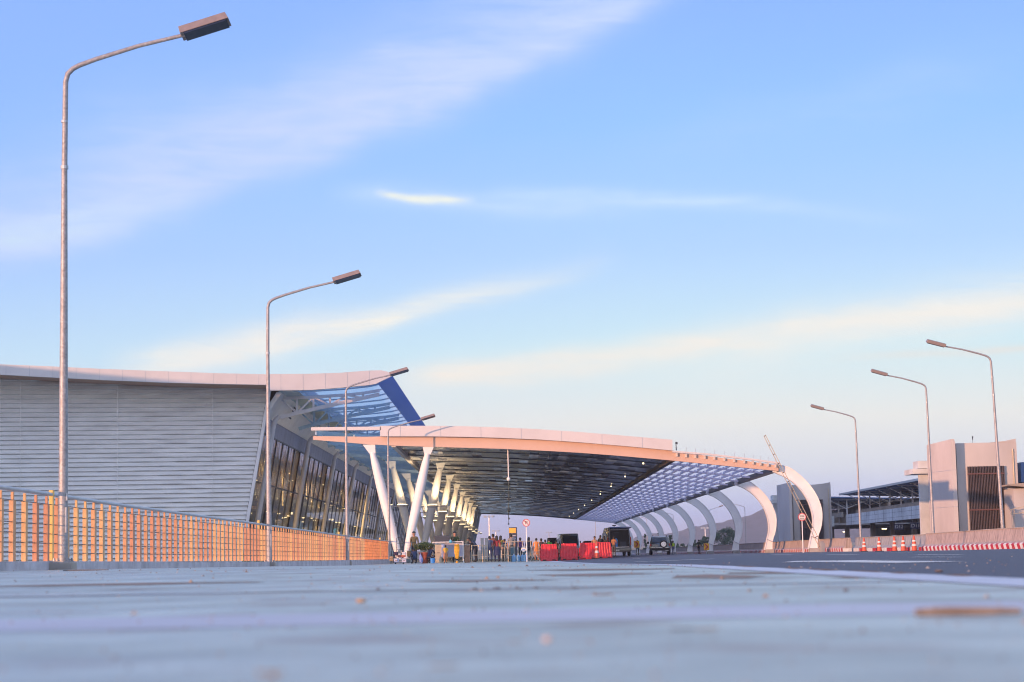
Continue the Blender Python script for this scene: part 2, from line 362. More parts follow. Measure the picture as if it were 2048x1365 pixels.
# painted lines and joints on the ground, each lying 4 mm up
def decal(name, quads, m, dz=.004):
    mb = MB()
    for q in quads: mb.sheet([[(x, y, gz(x, y) + dz) for x, y in q[:2]], [(x, y, gz(x, y) + dz) for x, y in (q[3], q[2])]])
    return mb.build(name, m, kind='structure', fix=False)
M['pline'] = mat('worn_pale_line', (.46, .47, .54), .5, var=.18, scale=1.2, stretch=(.6, 3, 1), grime=.15)
M['joint'] = mat('joint_dirt', (.22, .22, .24), .9, var=.5, scale=3)
M['edge'] = mat('pavement_edge_paint', (.56, .58, .66), .55, var=.2, scale=2, grime=.2)
M['rust'] = mat('rusty_dirt', (.20, .10, .06), .9, var=.4, scale=5)
XS = [-9, -5, -2, 1, EX - .02]
def cross_band(name, y0, y1, m, dz=.004):
    mb = MB(); mb.sheet([[(x, y, gz(x, y) + dz) for x in XS] for y in (y0, (y0 + y1) / 2, y1)]); return mb.build(name, m, kind='structure', fix=False)
cross_band('pale_cross_line', 4.85, 5.85, mat('pale_line_paint', (.54, .54, .60), .5, var=.12, scale=1.2, stretch=(.6, 3, 1), grime=.12), .001)
cross_band('joint_line', 9.45, 9.7, M['joint'], .001)
cross_band('joint_line', 26.2, 26.35, M['joint'], .002)
mb = MB(); mb.sheet([[(x, y, gz(x, y) + .004) for x in (EX - .55, EX - .02)] for y in YS if 5 < y < 200]); mb.build('edge_line', M['edge'], kind='structure', fix=False)
mb = MB()
yy = 8.0
while yy < 60:
    l = random.uniform(.5, 2.4); wv = random.uniform(.03, .10)
    mb.sheet([[(EX - .02 - wv, yy, gz(EX, yy) + .008), (EX + .03, yy, gz(EX, yy) + .008)], [(EX - .02 - wv * .5, yy + l, gz(EX, yy + l) + .008), (EX + .03, yy + l, gz(EX, yy + l) + .008)]]); yy += l + random.uniform(.3, 2.5)
mb.build('edge_dirt', M['rust'], kind='structure', fix=False)
# lane markings
decal('road_marking', [((4.3, 22.5), (5.1, 22.5), (5.1, 29), (4.3, 29)), ((3.9, 29), (5.5, 29), (4.75, 33), (4.65, 33))], M['wht'])
for i, (x, y0, y1) in enumerate(((7.3, 33, 37), (8.9, 40, 44.5), (8.9, 52, 57), (8.9, 64, 69), (8.9, 78, 84), (12.4, 60, 66), (12.4, 78, 84), (12.4, 98, 104), (12.4, 118, 124), (15.9, 70, 76), (15.9, 92, 98), (15.9, 112, 118), (6.2, 80, 86), (6.2, 98, 104))):
    decal('lane_dash', [((x, y0), (x + .15, y0), (x + .15, y1), (x, y1))], M['wht'])
decal('road_marking', [((3.6, 58), (5.9, 58), (5.9, 59.2), (3.6, 59.2))], M['wht'])

# hills and rising field beyond
def hills():
    mb = MB(); rows = []
    for i in range(9):
        y = 440 + i * 240; rows.append([(x, y, -.3 + (y - 440) / 1920 * 9 * (1 + .25 * noise.noise(Vector((x / 260, y / 500, 3))))) for x in range(-1800, 2601, 110)])
    mb.sheet(rows); mb.build('field', M['field'], kind='structure', smooth=True, fix=False)
    for nm, Y, base, amp, seed, f in (('hills', 2500, [(-1500, 6), (0, 8), (140, 14), (205, 27), (260, 33), (330, 52), (400, 60), (560, 40), (900, 45), (2500, 30)], 8, 5, 38),):
        rows = []
        for j in range(13):
            t = j / 12; r = []
            for x in range(-1500, 2501, 7):
                h = lerp_tab(base, x) + amp * noise.noise(Vector((x / f, seed, j * .3))) + 3.0 * noise.noise(Vector((x / 11, seed, j))) + 1.6 * noise.noise(Vector((x / 5.3, seed, j * 2)))
                r.append((x, Y - 350 + 700 * t, max(0, h * math.sin(math.pi * min(1, t * 1.02)) + 1)))
            rows.append(r)
        MB().sheet(rows).build(nm, M['hill'], kind='structure', smooth=True, fix=False)
hills()

# ------------------------------------------------------------ terminal building on the left
WA, WB = 142.0, .20                                              # wall plane Y = WA + WB*(X+7)
def wp(px, py, off=0): return atp(px, py, WA + WB * 7 - off, WB)
def terminal():
    T = empty('terminal_building', (0, 0, 0), label='long airport terminal with grey louvred end wall, upswept roof and leaning glass front', cat='building')
    BACK = 372.0
    # roof end fascia, left part then deeper right part
    topL = [(-420, 716), (-250, 720), (-120, 724), (0, 729), (100, 733), (200, 738), (330, 743), (440, 747), (537, 749)]
    botL = [(-420, 728), (-250, 735), (-120, 742), (0, 749.5), (100, 755), (200, 760), (330, 765.5), (440, 768.5), (537, 770)]
    topR = [(537, 748.5), (620, 748), (680, 746), (737, 741.5), (762, 741), (776, 744), (783, 752)]
    botR = [(537, 781.5), (620, 780.5), (680, 776), (737, 770.8), (752, 768), (770, 759), (783, 753)]
    OV = 3.9
    f = MB(); tl = [wp(x, y, OV) for x, y in topL]; bl = [wp(x, y, OV) for x, y in botL]; f.strip(tl, bl, (0, .35, 0))
    fa = f.build('roof_fascia', M['fascia'], T)
    f = MB(); tr = [wp(x, y, OV + .12) for x, y in topR]; br = [wp(x, y, OV + .12) for x, y in botR]; f.strip(tr, br, (0, .47, 0))
    f.build('roof_fascia', M['fascia'], T)
    jt = MB()
    x = tl[0].x
    while x < tr[-2].x:
        zt = None
        for A, B_ in ((tl, bl), (tr, br)):
            for i in range(len(A) - 1):
                if A[i].x <= x < A[i + 1].x:
                    k = (x - A[i].x) / (A[i + 1].x - A[i].x); zt = A[i].lerp(A[i + 1], k); zb = B_[i].lerp(B_[i + 1], k); k2 = A is tr
        if zt: jt.box(((zt.x), zt.y - .003, (zt.z + zb.z) / 2), (.025, .012, zt.z - zb.z), 0)
        x += 1.5
    jt.build('panel_joint', M['steel'], fa)
    # roof slab + soffit behind the fascia; zone X < -14 opaque
    def back(ps, dz=0, d0=.36): return [Vector((p.x, p.y + d0, p.z + dz)) for p in ps]
    rf = MB(); top = back(tl + [tr[0].lerp(tr[1], .62)], -.05); rf.sheet([top, [Vector((p.x, BACK, p.z)) for p in top]])
    rf.build('roof', M['roofblue'], T)
    # ridge trim just behind the fascia top
    so = MB(); s = back(bl, .02); so.sheet([s, [Vector((p.x, BACK, p.z)) for p in s]]); so.build('soffit', M['soffit'], T)
    # end wall of louvres
    wl = MB(); zt0 = lambda px: None
    corner_top, corner_bot = wp(540, 781), wp(495, 1045)
    dxdz = (corner_top.x - corner_bot.x) / (corner_top.z - corner_bot.z)
    xr = lambda z: corner_bot.x + (z - corner_bot.z) * dxdz
    yw = lambda x: WA + WB * (x + 7)
    X0 = wp(-420, 900).x
    pitch = .315; n = 0; z = -.35
    def roofz(x):
        for i in range(len(bl) - 1):
            if bl[i].x <= x <= bl[i + 1].x: return bl[i].z + (bl[i + 1].z - bl[i].z) * (x - bl[i].x) / (bl[i + 1].x - bl[i].x)
        return bl[-1].z if x > bl[-1].x else bl[0].z
    rnd = random.Random(3)
    while z < 14.8:
        x1 = xr(z) - .12; K = 150; r0 = []; r1 = []; r2 = []; r3 = []; ph = n * math.pi
        for k in range(K + 1):
            x = X0 + (x1 - X0) * k / K
            t = (x - X0) / (x1 - X0); a = .002 + .009 * max(0, min(1, (t - .58) / .25))
            wv = a * math.sin(x * 2.15 + ph + z * .9) + a * .5 * math.sin(x * .8 + n * 2.1)
            zz = min(z, roofz(x) + .6); y = yw(x)
            r0.append((x, y - .03 - wv * .4, zz + .015 + wv)); r1.append((x, y - .19 - wv, zz + .05 + wv)); r2.append((x, y - .08 - wv * .6, zz + pitch * .84 + wv * .4)); r3.append((x, y + .05, zz + pitch + .04))
        wl.sheet([r0, r1, r2, r3]); z += pitch; n += 1
    wl.build('louvre_wall', M['louvre'], T, smooth=True, fix=False)
    x = X0 + 2
    while x < xr(0) - 1:
        zt_ = roofz(x) - .05; sm_ = MB(); sm_.bar((x, yw(x) - .245, -.3), (x, yw(x) - .245, zt_), .035, .03); sm_.build('cladding_seam', M['louvre'], T); x += 6.4
    bk = MB(); bk.strip([(X0, yw(X0) + .1, 14.4), (xr(11.8) - .1, yw(xr(11.8)) + .1, 11.9)], [(X0, yw(X0) + .1, -.4), (xr(-.4) - .1, yw(xr(0)) + .1, -.4)], (0, .3, 0)); bk.build('backing_wall', M['dark'], T)
    tm = MB(); a = Vector((xr(-.4), yw(xr(0)) - .18, -.4)); b = Vector((corner_top.x, corner_top.y - .18, corner_top.z)); tm.bar(a, b, .22, .3); tm.build('corner_trim', M['white'], T)
    # glazed front, leaning outwards, running back along the road
    zt, xt = 10.3, xr(10.3) ; zb, xb = -.35, xr(-.35)
    xin = -.02
    fx = lambda z: xb + (xt - xb) * (z - zb) / (zt - zb) + xin
    Y0 = yw(xt) + .4; bay = 24.6; Y = Y0; i = 0
    GL = glass_mat('facade_glass', (.60, .63, .62)); M['band'] = mat('facade_band_glass', (.16, .18, .27), .4, .0, var=.25, scale=.4)
    while Y < BACK - 4:
        Y1 = min(Y + bay, BACK - 2)
        wn = MB(); wn.sheet([[(fx(zb), Y, zb), (fx(zb), Y1, zb)], [(fx(9.14), Y, 9.14), (fx(9.14), Y1, 9.14)]]); win = wn.build('window', GL, T, fix=False)
        up = MB(); k = Y
        while k < Y1 - .1:
            e = min(k + 2.05, Y1); up.hexa([(fx(9.22) - .1, k + .03, 9.22), (fx(9.22) + .02, k + .03, 9.22), (fx(9.22) + .02, e - .03, 9.22), (fx(9.22) - .1, e - .03, 9.22),
                     (fx(10.3) - .1, k + .03, 10.3), (fx(10.3) + .02, k + .03, 10.3), (fx(10.3) + .02, e - .03, 10.3), (fx(10.3) - .1, e - .03, 10.3)]); k = e
        up.build('band_panel', M['band'], T)
        fr = MB(); k = Y
        while k <= Y1 + .01:
            fr.bar((fx(zb) + .03, k, zb), (fx(9.18) + .03, k, 9.18), .06, .12); k += 4.1
        for zz in (2.8, 5.8, 9.17): fr.bar((fx(zz) + .02, Y, zz), (fx(zz) + .02, Y1, zz), .12, .09)
        fr.build('window_frame', M['dark'], win)
        Y = Y1
    # white wall band over the glass up to the soffit
    ub = MB(); ub.hexa([(fx(10.32) - .35, Y0 - .3, 10.32), (fx(10.32) + .03, Y0 - .3, 10.32), (fx(10.32) + .03, BACK, 10.32), (fx(10.32) - .35, BACK, 10.32),
                        (fx(11.74) + .55, Y0 - .3, 12.04), (fx(11.74) + .95, Y0 - .3, 12.04), (fx(11.74) + .95, BACK, 12.04), (fx(11.74) + .55, BACK, 12.04)])
    ub.build('upper_wall', M['white'], T)
    gr = MB()
    for a_ in range(5):
        for b_ in range(4): gr.box((fx(11) + .62 + b_ * .13, Y0 + 8 + a_ * .33, 10.85 + b_ * .24), (.05, .16, .12))
    gr.build('vent_grille', M['dark'], T)
    # inside: floor, back wall, ceiling with rows of lit lamps
    it = MB(); it.b2((-38, Y0, -.4), (fx(0) - .3, BACK, -.3)); it.b2((-38.3, Y0, -.4), (-38, BACK, 11.8)); it.b2((-38, Y0, 9.1), (fx(9.1) - .3, BACK, 9.3)); it.b2((-38, Y0, 4.9), (-23, BACK, 5.15)); it.build('interior', mat('interior_brown', (.26, .17, .10), .5, var=.4, scale=.4), T)
    rl = random.Random(5); Y = Y0 + 2
    while Y < 290:
        lm = MB(); x = rl.uniform(-25, -20); lm.box((x, Y, rl.choice((9.0, 9.0, 4.8, 7.3))), (.22, rl.uniform(.3, .9), .07)); lm.build('ceiling_lamp', M['warmdim'], T)
        fn = MB(); x = rl.uniform(-21, -19.2); h = rl.uniform(1.4, 4.0); fn.box((x, Y + .7, 8.8 - h / 2), (.12, .4, h)); fn.box((x - .6, Y + 1.2, 8.8 - h / 3), (.10, .3, h * .66)); fn.build('hanging_fin', M['beige'], T)
        Y += rl.uniform(1.2, 2.6)
    Y = Y0 + 5
    while Y < 290:
        cb = MB(); h = rl.uniform(1.6, 4.2); cb.box((-21.6 + rl.uniform(-.9, .6), Y, h / 2), (.5, rl.uniform(.5, 2), h)); cb.build('check_in_desk', rl.choice([M['white'], M['lilac'], M['beige'], M['blue'], M['darkin']]), T); Y += rl.uniform(2.5, 5)
    for Y in (152, 178, 206, 238, 276):
        ld = bpy.data.lights.new('hall_lamp', 'AREA'); ld.energy = 4200; ld.color = (1, .62, .26); ld.size = 5; lo = bpy.data.objects.new('hall_lamp', ld); C.objects.link(lo); lo.parent = T; lo.location = (-24.5, Y, 8.7)
    # leaning round columns in front of the glass, trusses under the glazed eave
    eave = [wp(x, y, OV) for x, y in ((590, 780), (680, 776), (737, 770.8), (755, 766.5))]
    def ez(x):
        for p, q in zip(eave, eave[1:]):
            if p.x <= x <= q.x: return p.z + (q.z - p.z) * (x - p.x) / (q.x - p.x)
        return eave[-1].z if x > eave[-1].x else eave[0].z
    YE = eave[-1].y
    j = 0; Y = Y0 + 1.6
    while Y < BACK - 8:
        if j % 2 == 0:
            c = MB(); pts = [(fx(zz) + .42, Y, zz) for zz in (-.3, 2.4, 4.8, 7.2, 8.8)] + [(fx(9.8) + .42, Y, 9.8), (fx(10.2) + .50, Y, 10.2), (fx(10.4) + .75, Y, 10.5)]
            c.tube(pts, [.18, .19, .20, .20, .20, .19, .18, .15], 14); c.build('column', M['beam'], T, smooth=True)
        if Y < 310:
            tr_ = MB(); xs = fx(10.3) + .85; x_end = eave[-1].x - .15
            lo = lambda x: 10.38 + (ez(x_end) - .4 - 10.38) * ((x - xs) / (x_end - xs)) ** .92
            hi = lambda x: ez(x) - .12
            K = 6; xs_ = [xs + (x_end - xs) * k / K for k in range(K + 1)]
            for k in range(K):
                tr_.bar((xs_[k], Y, lo(xs_[k])), (xs_[k + 1], Y, lo(xs_[k + 1])), .22, .26)
                tr_.bar((xs_[k], Y, hi(xs_[k])), (xs_[k + 1], Y, hi(xs_[k + 1])), .18, .2)
                if k < K - 1:
                    tr_.bar((xs_[k + 1], Y, lo(xs_[k + 1])), (xs_[k + 1], Y, hi(xs_[k + 1])), .14, .14)
                    if k % 2 == 0: tr_.bar((xs_[k], Y, hi(xs_[k])), (xs_[k + 1], Y, lo(xs_[k + 1])), .12, .12)
                    else: tr_.bar((xs_[k], Y, lo(xs_[k])), (xs_[k + 1], Y, hi(xs_[k + 1])), .12, .12)
            tr_.build('roof_truss', M['bluesteel'] if j else M['beam'], T)
        j += 1; Y += 12.3
    # glazed eave: sheet, purlins across, rafters
    gx0, gx1 = eave[0].x, eave[-1].x
    gp = MB(); xs_ = [gx0 + (gx1 - gx0) * k / 8 for k in range(9)]
    gp.sheet([[(x, YE + .3, ez(x) + .22) for x in xs_], [(x, BACK, ez(x) + .22) for x in xs_]]); gp.build('skylight_panel', panel_mat('eave_skylight', (.52, .70, .93), .45), T, fix=False)
    Y = YE + 2.2
    while Y < 330:
        pu = MB()
        for k in range(8): pu.bar((xs_[k], Y, ez(xs_[k]) + .12), (xs_[k + 1], Y, ez(xs_[k + 1]) + .12), .12, .10)
        pu.build('purlin', M['bluesteel'], T); Y += 4.1
    # opaque sloping soffit between the wall band and the skylight
    sf = MB(); sf.hexa([(fx(11.74) + .9, YE + .3, 11.98), (gx0 + .1, YE + .3, ez(gx0) - .02), (gx0 + .1, BACK, ez(gx0) - .02), (fx(11.74) + .9, BACK, 11.98),
                        (fx(11.74) + .9, YE + .3, 12.25), (gx0 + .1, YE + .3, ez(gx0) + .2), (gx0 + .1, BACK, ez(gx0) + .2), (fx(11.74) + .9, BACK, 12.25)]); sf.build('soffit', M['bluesteel'], T)
    # upturned eave edge, coloured with its blue shade
    p0, p1, p2 = wp(755, 767, OV), wp(785, 752, OV), wp(776, 744, OV); p3 = wp(752, 742, OV)
    ed = MB(); pr = [Vector((p.x, p.y + .36, p.z)) for p in (p0, p1, p2, p3)]; ed.prism(pr, (0, BACK - p0.y, 0)); ed.build('eave_edge', M['roofblue'], T)
terminal()

# unseen block added left of the frame to shade the terminal's end wall
def shade_block():
    H = empty('shading_block', (-66, 107, -.35), label='plain unseen block added left of the view to shade the terminal end wall', cat='building')
    MB().b2((-16, -13, 0), (16, 14, 15.3)).build('wall', M['tan'], H)
    MB().b2((-16.3, -13.3, 15.3), (16.2, 14.3, 15.55)).build('roof', M['white'], H)
    for k in range(4):
        for j in range(7):
            a = MB(); a.b2((16.003, -11 + j * 3.5, 1.2 + k * 3.2), (16.05, -9 + j * 3.5, 3 + k * 3.2)); a.build('window', M['carglass'], H)
            a = MB(); a.b2((-14 + j * 4.2, -13.05, 1.2 + k * 3.2), (-12 + j * 4.2, -13.003, 3 + k * 3.2)); a.build('window', M['carglass'], H)
shade_block()

# ------------------------------------------------------------ the departure canopy
CY = 128.0; CBACK = 330.0; SP = 22.3
def canopy():
    K = empty('departure_canopy', (0, 0, 0), label='wide drop-off canopy on white V columns at left and curved arches at right', cat='canopy')
    P = lambda pts, Y=CY: [at(x, y, Y) for x, y in pts]
    botp = [(626, 880), (731, 888.6), (785, 891.5), (860, 894), (930, 896), (1000, 898), (1080, 901.5), (1160, 906), (1250, 913), (1344, 921.5), (1420, 929), (1500, 937), (1557, 942.5)]
    bot = P(botp)
    def zb(x):
        for p, q in zip(bot, bot[1:]):
            if p.x <= x <= q.x: return p.z + (q.z - p.z) * (x - p.x) / (q.x - p.x)
        return bot[0].z if x < bot[0].x else bot[-1].z
    # front beam
    tp = [(626, 872.5), (731, 874), (785, 873), (860, 872.5), (930, 873.5), (1000, 875.5), (1080, 879), (1160, 884.5), (1250, 892), (1344, 901), (1420, 913), (1500, 923.5), (1557, 931.5)]
    b = MB(); b.strip(P(tp), bot, (0, .35, 0)); fb = b.build('front_beam', mat('front_beam_paint', (.64, .46, .38), .45, var=.04, scale=.4), K)
    # deep white fascia
    ft = [(760, 852), (860, 852), (930, 853), (1000, 855), (1080, 859), (1160, 864.5), (1250, 872), (1345, 880)]
    fbm = [(760, 873), (860, 873), (930, 874), (1000, 876), (1080, 879.5), (1160, 885), (1250, 892.5), (1345, 901.5)]
    f = MB(); YF = CY - .55; A = P(ft, YF); B_ = P(fbm, YF); f.strip(A, B_, (0, .5, 0)); fa = f.build('fascia', M['fascia'], K)
    jn = MB(); x = A[0].x + 1.3
    while x < A[-1].x:
        for i in range(len(A) - 1):
            if A[i].x <= x < A[i + 1].x: k = (x - A[i].x) / (A[i + 1].x - A[i].x); a_ = A[i].lerp(A[i + 1], k); c_ = B_[i].lerp(B_[i + 1], k)
        jn.box((x, YF - .004, (a_.z + c_.z) / 2), (.03, .012, a_.z - c_.z)); x += 2.58
    jn.build('panel_joint', M['steel'], fa)
    # thin strip on the left, over open glazing
    l = MB(); l.strip(P([(622, 855), (762, 853.5)], YF), P([(622, 861.5), (762, 860.5)], YF), (0, .3, 0)); l.build('edge_strip', M['fascia'], K)
    # right hand glazed part: thin top strip with purlin ends
    rt = P([(1345, 901.5), (1420, 907.5), (1500, 917), (1560, 925)], YF); rb = P([(1345, 905), (1420, 911), (1500, 920.5), (1560, 929)], YF)
    l = MB(); l.strip(rt, rb, (0, .3, 0)); l.build('edge_strip', M['fascia'], K)
    for i in range(1, 13):
        k = i / 13 * 3; j = int(min(k, 2)); q = rb[j].lerp(rb[j + 1], k - j); u = rt[j].lerp(rt[j + 1], k - j)
    for i in range(12):
        pe = MB(); an = MB()
        k = (i + .5) / 12 * 3; j = int(min(k, 2)); q = rb[j].lerp(rb[j + 1], k - j)
        pe.box((q.x, CY + .1, q.z - .12), (.12, .5, .22)); an.tube([(q.x, CY - .2, q.z + .1), (q.x + .03, CY - .2, q.z + .40)], .012, 5)
        pe.build('purlin_end', M['beam'], K); an.build('bird_spike', M['steel'], K)
    # roof skin over solid middle part
    x0, x1 = at(785, 880, CY).x, at(1345, 900, CY).x
    mid = [x0 + (x1 - x0) * k / 14 for k in range(15)]
    topz = lambda x: next((A[i].lerp(A[i + 1], (x - A[i].x) / (A[i + 1].x - A[i].x)).z for i in range(len(A) - 1) if A[i].x <= x <= A[i + 1].x), A[-1].z)
    r = MB(); r.sheet([[(x, CY - .05, topz(x) - .1) for x in mid], [(x, CBACK, topz(x) - .1) for x in mid]]); r.build('roof', M['roofblue'], K, fix=False)
    CE = mat('ceiling_metal', (.66, .66, .68), .20, .55, var=.10, scale=.3)
    nt = CE.node_tree; N, L = nt.nodes, nt.links; bs = N['Principled BSDF']; tc = N.new('ShaderNodeTexCoord')
    sx = N.new('ShaderNodeVectorMath'); sx.operation = 'MULTIPLY'; sx.inputs[1].default_value = (1.5, .33, 1); L.new(tc.outputs['Object'], sx.inputs[0])
    fl_ = N.new('ShaderNodeVectorMath'); fl_.operation = 'FLOOR'; L.new(sx.outputs[0], fl_.inputs[0]); wn_ = N.new('ShaderNodeTexWhiteNoise'); L.new(fl_.outputs[0], wn_.inputs['Vector'])
    cr_ = N.new('ShaderNodeValToRGB'); L.new(wn_.outputs['Value'], cr_.inputs[0]); ee = cr_.color_ramp.elements; ee[0].color = (.58, .57, .58, 1); ee[1].color = (.95, .95, .97, 1); L.new(cr_.outputs[0], bs.inputs['Base Color'])
    rr_ = N.new('ShaderNodeMapRange'); L.new(wn_.outputs['Value'], rr_.inputs[0]); rr_.inputs[3].default_value = .05; rr_.inputs[4].default_value = .22; L.new(rr_.outputs[0], bs.inputs['Roughness'])
    ge = N.new('ShaderNodeNewGeometry'); v1 = N.new('ShaderNodeVectorMath'); v1.operation = 'SUBTRACT'; L.new(wn_.outputs['Color'], v1.inputs[0]); v1.inputs[1].default_value = (.5, .5, .5)
    v2 = N.new('ShaderNodeVectorMath'); v2.operation = 'MULTIPLY_ADD'; L.new(v1.outputs[0], v2.inputs[0]); v2.inputs[1].default_value = (.16, .13, 0); L.new(ge.outputs['Normal'], v2.inputs[2])
    v3 = N.new('ShaderNodeVectorMath'); v3.operation = 'NORMALIZE'; L.new(v2.outputs[0], v3.inputs[0]); L.new(v3.outputs[0], bs.inputs['Normal'])
    Y = CY + .36; i = 0
    while Y < CBACK - .1:
        Y1 = min(Y + SP / 3, CBACK); c = MB(); c.sheet([[(x, Y, zb(x) + .16) for x in mid], [(x, Y1 - .10, zb(x) + .16) for x in mid]]); c.build('ceiling_panel', CE, K, smooth=True, fix=False)
        rb_ = MB(); rb_.strip([(x, Y1 - .10, zb(x) + .28) for x in mid], [(x, Y1 - .10, zb(x) + .115) for x in mid], (0, .12, 0)); rb_.build('ceiling_rib', M['dark'], K)
        Y = Y1
    lid = MB(); lid.sheet([[(x, CY + .36, zb(x) + .32) for x in mid], [(x, CBACK, zb(x) + .32) for x in mid]]); lid.build('ceiling_lid', M['dark'], K, fix=False)
    for i in range(9):
        for xo in (1.3,):
            x = x1 - xo; Y = CY + 9 + i * SP; dl = MB(); dl.tube([(x, Y, zb(x) + .15), (x, Y, zb(x) + .07)], [.055, .055], 12); dl.build('downlight', M['warm'], K)
    # left glazed margin
    xl = bot[0].x + .1; lm = [xl + (x0 - xl) * k / 4 for k in range(5)]
    for nm, Ya in (('roof_glass', 0),):
        gl = MB(); gl.sheet([[(x, CY + .1, zb(x) + .62) for x in lm], [(x, CBACK, zb(x) + .62) for x in lm]]); gl.build('roof_glass', panel_mat('canopy_glass', (.50, .68, .76), .35), K, fix=False)
    Y = CY + 3.7
    while Y < CBACK:
        bm_ = MB()
        for a_, c_ in zip(lm, lm[1:]): bm_.bar((a_, Y, zb(a_) + .35), (c_, Y, zb(c_) + .35), .2, .24)
        bm_.build('side_rafter', M['bluesteel'], K); Y += SP / 4
    for x in (lm[0] + .05, lm[2]): bm_ = MB(); bm_.bar((x, CY + .36, zb(x) + .45), (x, CBACK, zb(x) + .45), .1, .22); bm_.build('side_rail', M['bluesteel'], K)
    sb = MB(); sb.bar((x0 + .05, CY + .36, zb(x0) + .2), (x0 + .05, CBACK, zb(x0) + .2), .3, .55); sb.build('side_beam', M['beam'], K)
    # right glazed grid
    x2 = at(1345, 900, CY).x; x3 = bot[-1].x; rr = [x2 + (x3 - x2) * k / 7 for k in range(8)]
    gl = MB(); gl.sheet([[(x, CY + .36, zb(x) + .42) for x in rr], [(x, CBACK, zb(x) + .42) for x in rr]]); gl.build('roof_glass', panel_mat('grid_glass', (.92, .90, 1.0), .3), K, fix=False)
    M['lav'] = mat('pale_violet_steel', (.74, .73, .88), .45, var=.08)
    Y = CY + SP / 3; i = 0
    while Y < CBACK:
        cr = MB()
        for a_, c_ in zip(rr, rr[1:]): cr.bar((a_, Y, zb(a_) + .18), (c_, Y, zb(c_) + .18), .26, .12)
        cr.build('cross_beam', M['lav'], K); Y += SP / 3
    x = x2 + .45
    while x < x3 - .2:
        fn = MB(); Y = CY + .6
        while Y < CBACK - 3:
            fn.box((x, Y + 3.45, zb(x) + .30), (.06, 6.5, .16)); Y += SP / 3
        fn.build('roof_fin', M['lav'], K); x += .62
    eb = MB(); eb.bar((x3 + .02, CY + .36, zb(x3) + .17), (x3 + .02, CBACK, zb(x3) + .17), .16, .38); eb.build('edge_beam', M['dark'], K)
    eb = MB(); eb.bar((x2, CY + .36, zb(x2) + .13), (x2, CBACK, zb(x2) + .13), .34, .34); eb.build('edge_beam', M['slat'], K)
    eb = MB(); xs = [bot[0].x + .3] + mid + rr[1:]; eb.strip([(x, CBACK, zb(x) + .75) for x in xs], [(x, CBACK, zb(x)) for x in xs], (0, .3, 0)); eb.build('rear_beam', M['steel'], K)
    # V columns
    base = Vector((at(803, 1105, CY).x, 0, 0))
    lt, rtp = at(745, 906, CY + .2), at(855, 908, CY + .2); lh, rh = at(738, 889, CY + .2), at(860, 894, CY + .2)
    vx = at(804, 1100, CY).x
    i = 0
    while CY + .2 + i * SP < CBACK:
        Y = CY + .2 + i * SP; g0 = gz(-7, Y)
        v = MB()
        for s, t in ((-1, lt), (1, rtp)):
            p0 = Vector((vx + s * .18, Y, g0 + .22)); p1 = Vector((t.x, Y, t.z)); pts = [p0.lerp(p1, k) for k in (0, .12, .3, .5, .7, .88, 1)]
            v.tube(pts, [.18, .23, .28, .315, .31, .26, .18], 18)
        col = v.build('v_column', M['white'], K, smooth=True)
        for t, s in ((lt, -1), (rtp, 1)):
            zt = zb(t.x); h = MB()
            h.prism([(t.x - .20, Y - .12, t.z - .05), (t.x + .20, Y - .12, t.z - .05), (t.x + .20 + (.22 if s > 0 else -.02), Y - .12, zt), (t.x - .20 - (.42 if s < 0 else .1), Y - .12, zt)], (0, .24, 0))
            h.build('column_head', M['white'], col)
        bs_ = MB(); bs_.tube([(vx, Y, g0 - .1), (vx, Y, g0 + .26)], [.46, .40], 18); bs_.build('column_base', M['conc'], col)
        if i:
            lb = MB(); le = MB()
            for s, t in ((-1, lt), (1, rtp)):
                p0 = Vector((vx + s * .18, Y, g0 + .22)); p1 = Vector((t.x, Y, t.z)); q = p0.lerp(p1, .60)
                lb.tube([(q.x, Y, q.z - .22), (q.x, Y, q.z - .02)], [.34, .42], 16)
                le.tube([(q.x, Y, q.z - .015), (q.x, Y, q.z + .01)], [.38, .38], 16)
                for dx in (-.9, .9): lb.box((q.x + dx, Y, q.z - .1), (.38, .3, .16)); le.box((q.x + dx, Y, q.z - .005), (.32, .26, .02)); lb.bar((q.x, Y, q.z - .12), (q.x + dx, Y, q.z - .12), .05, .05)
                if i < 8:
                    ld = bpy.data.lights.new('uplight', 'SPOT'); ld.energy = 340; ld.color = (1, .70, .38); ld.spot_size = R(145); ld.spot_blend = .6; ld.shadow_soft_size = .2
                    lo = bpy.data.objects.new('uplight', ld); C.objects.link(lo); lo.parent = K; lo.location = (q.x + .5, Y - 1.5, q.z + .1); lo.rotation_euler = (R(172), 0, 0)
            f1 = lb.build('uplight_fitting', M['beam'], col); le.build('uplight_glow', M['warm'], col)
        i += 1
    # arches
    outer = [(1552, 926.5), (1557, 928), (1570, 931.5), (1583.6, 936.4), (1604, 951.8), (1622.6, 971.3), (1637, 993.8), (1645, 1016.4), (1646.5, 1034.9), (1644, 1055.4), (1637.5, 1075.9), (1637, 1098.5)]
    inner = [(1548, 943), (1551.8, 944.6), (1561, 948.5), (1571.3, 952.8), (1589.7, 965), (1604, 979.5), (1616.4, 998), (1624.6, 1018.5), (1628.3, 1037), (1628.2, 1055.4), (1625, 1069.7), (1619.5, 1098)]
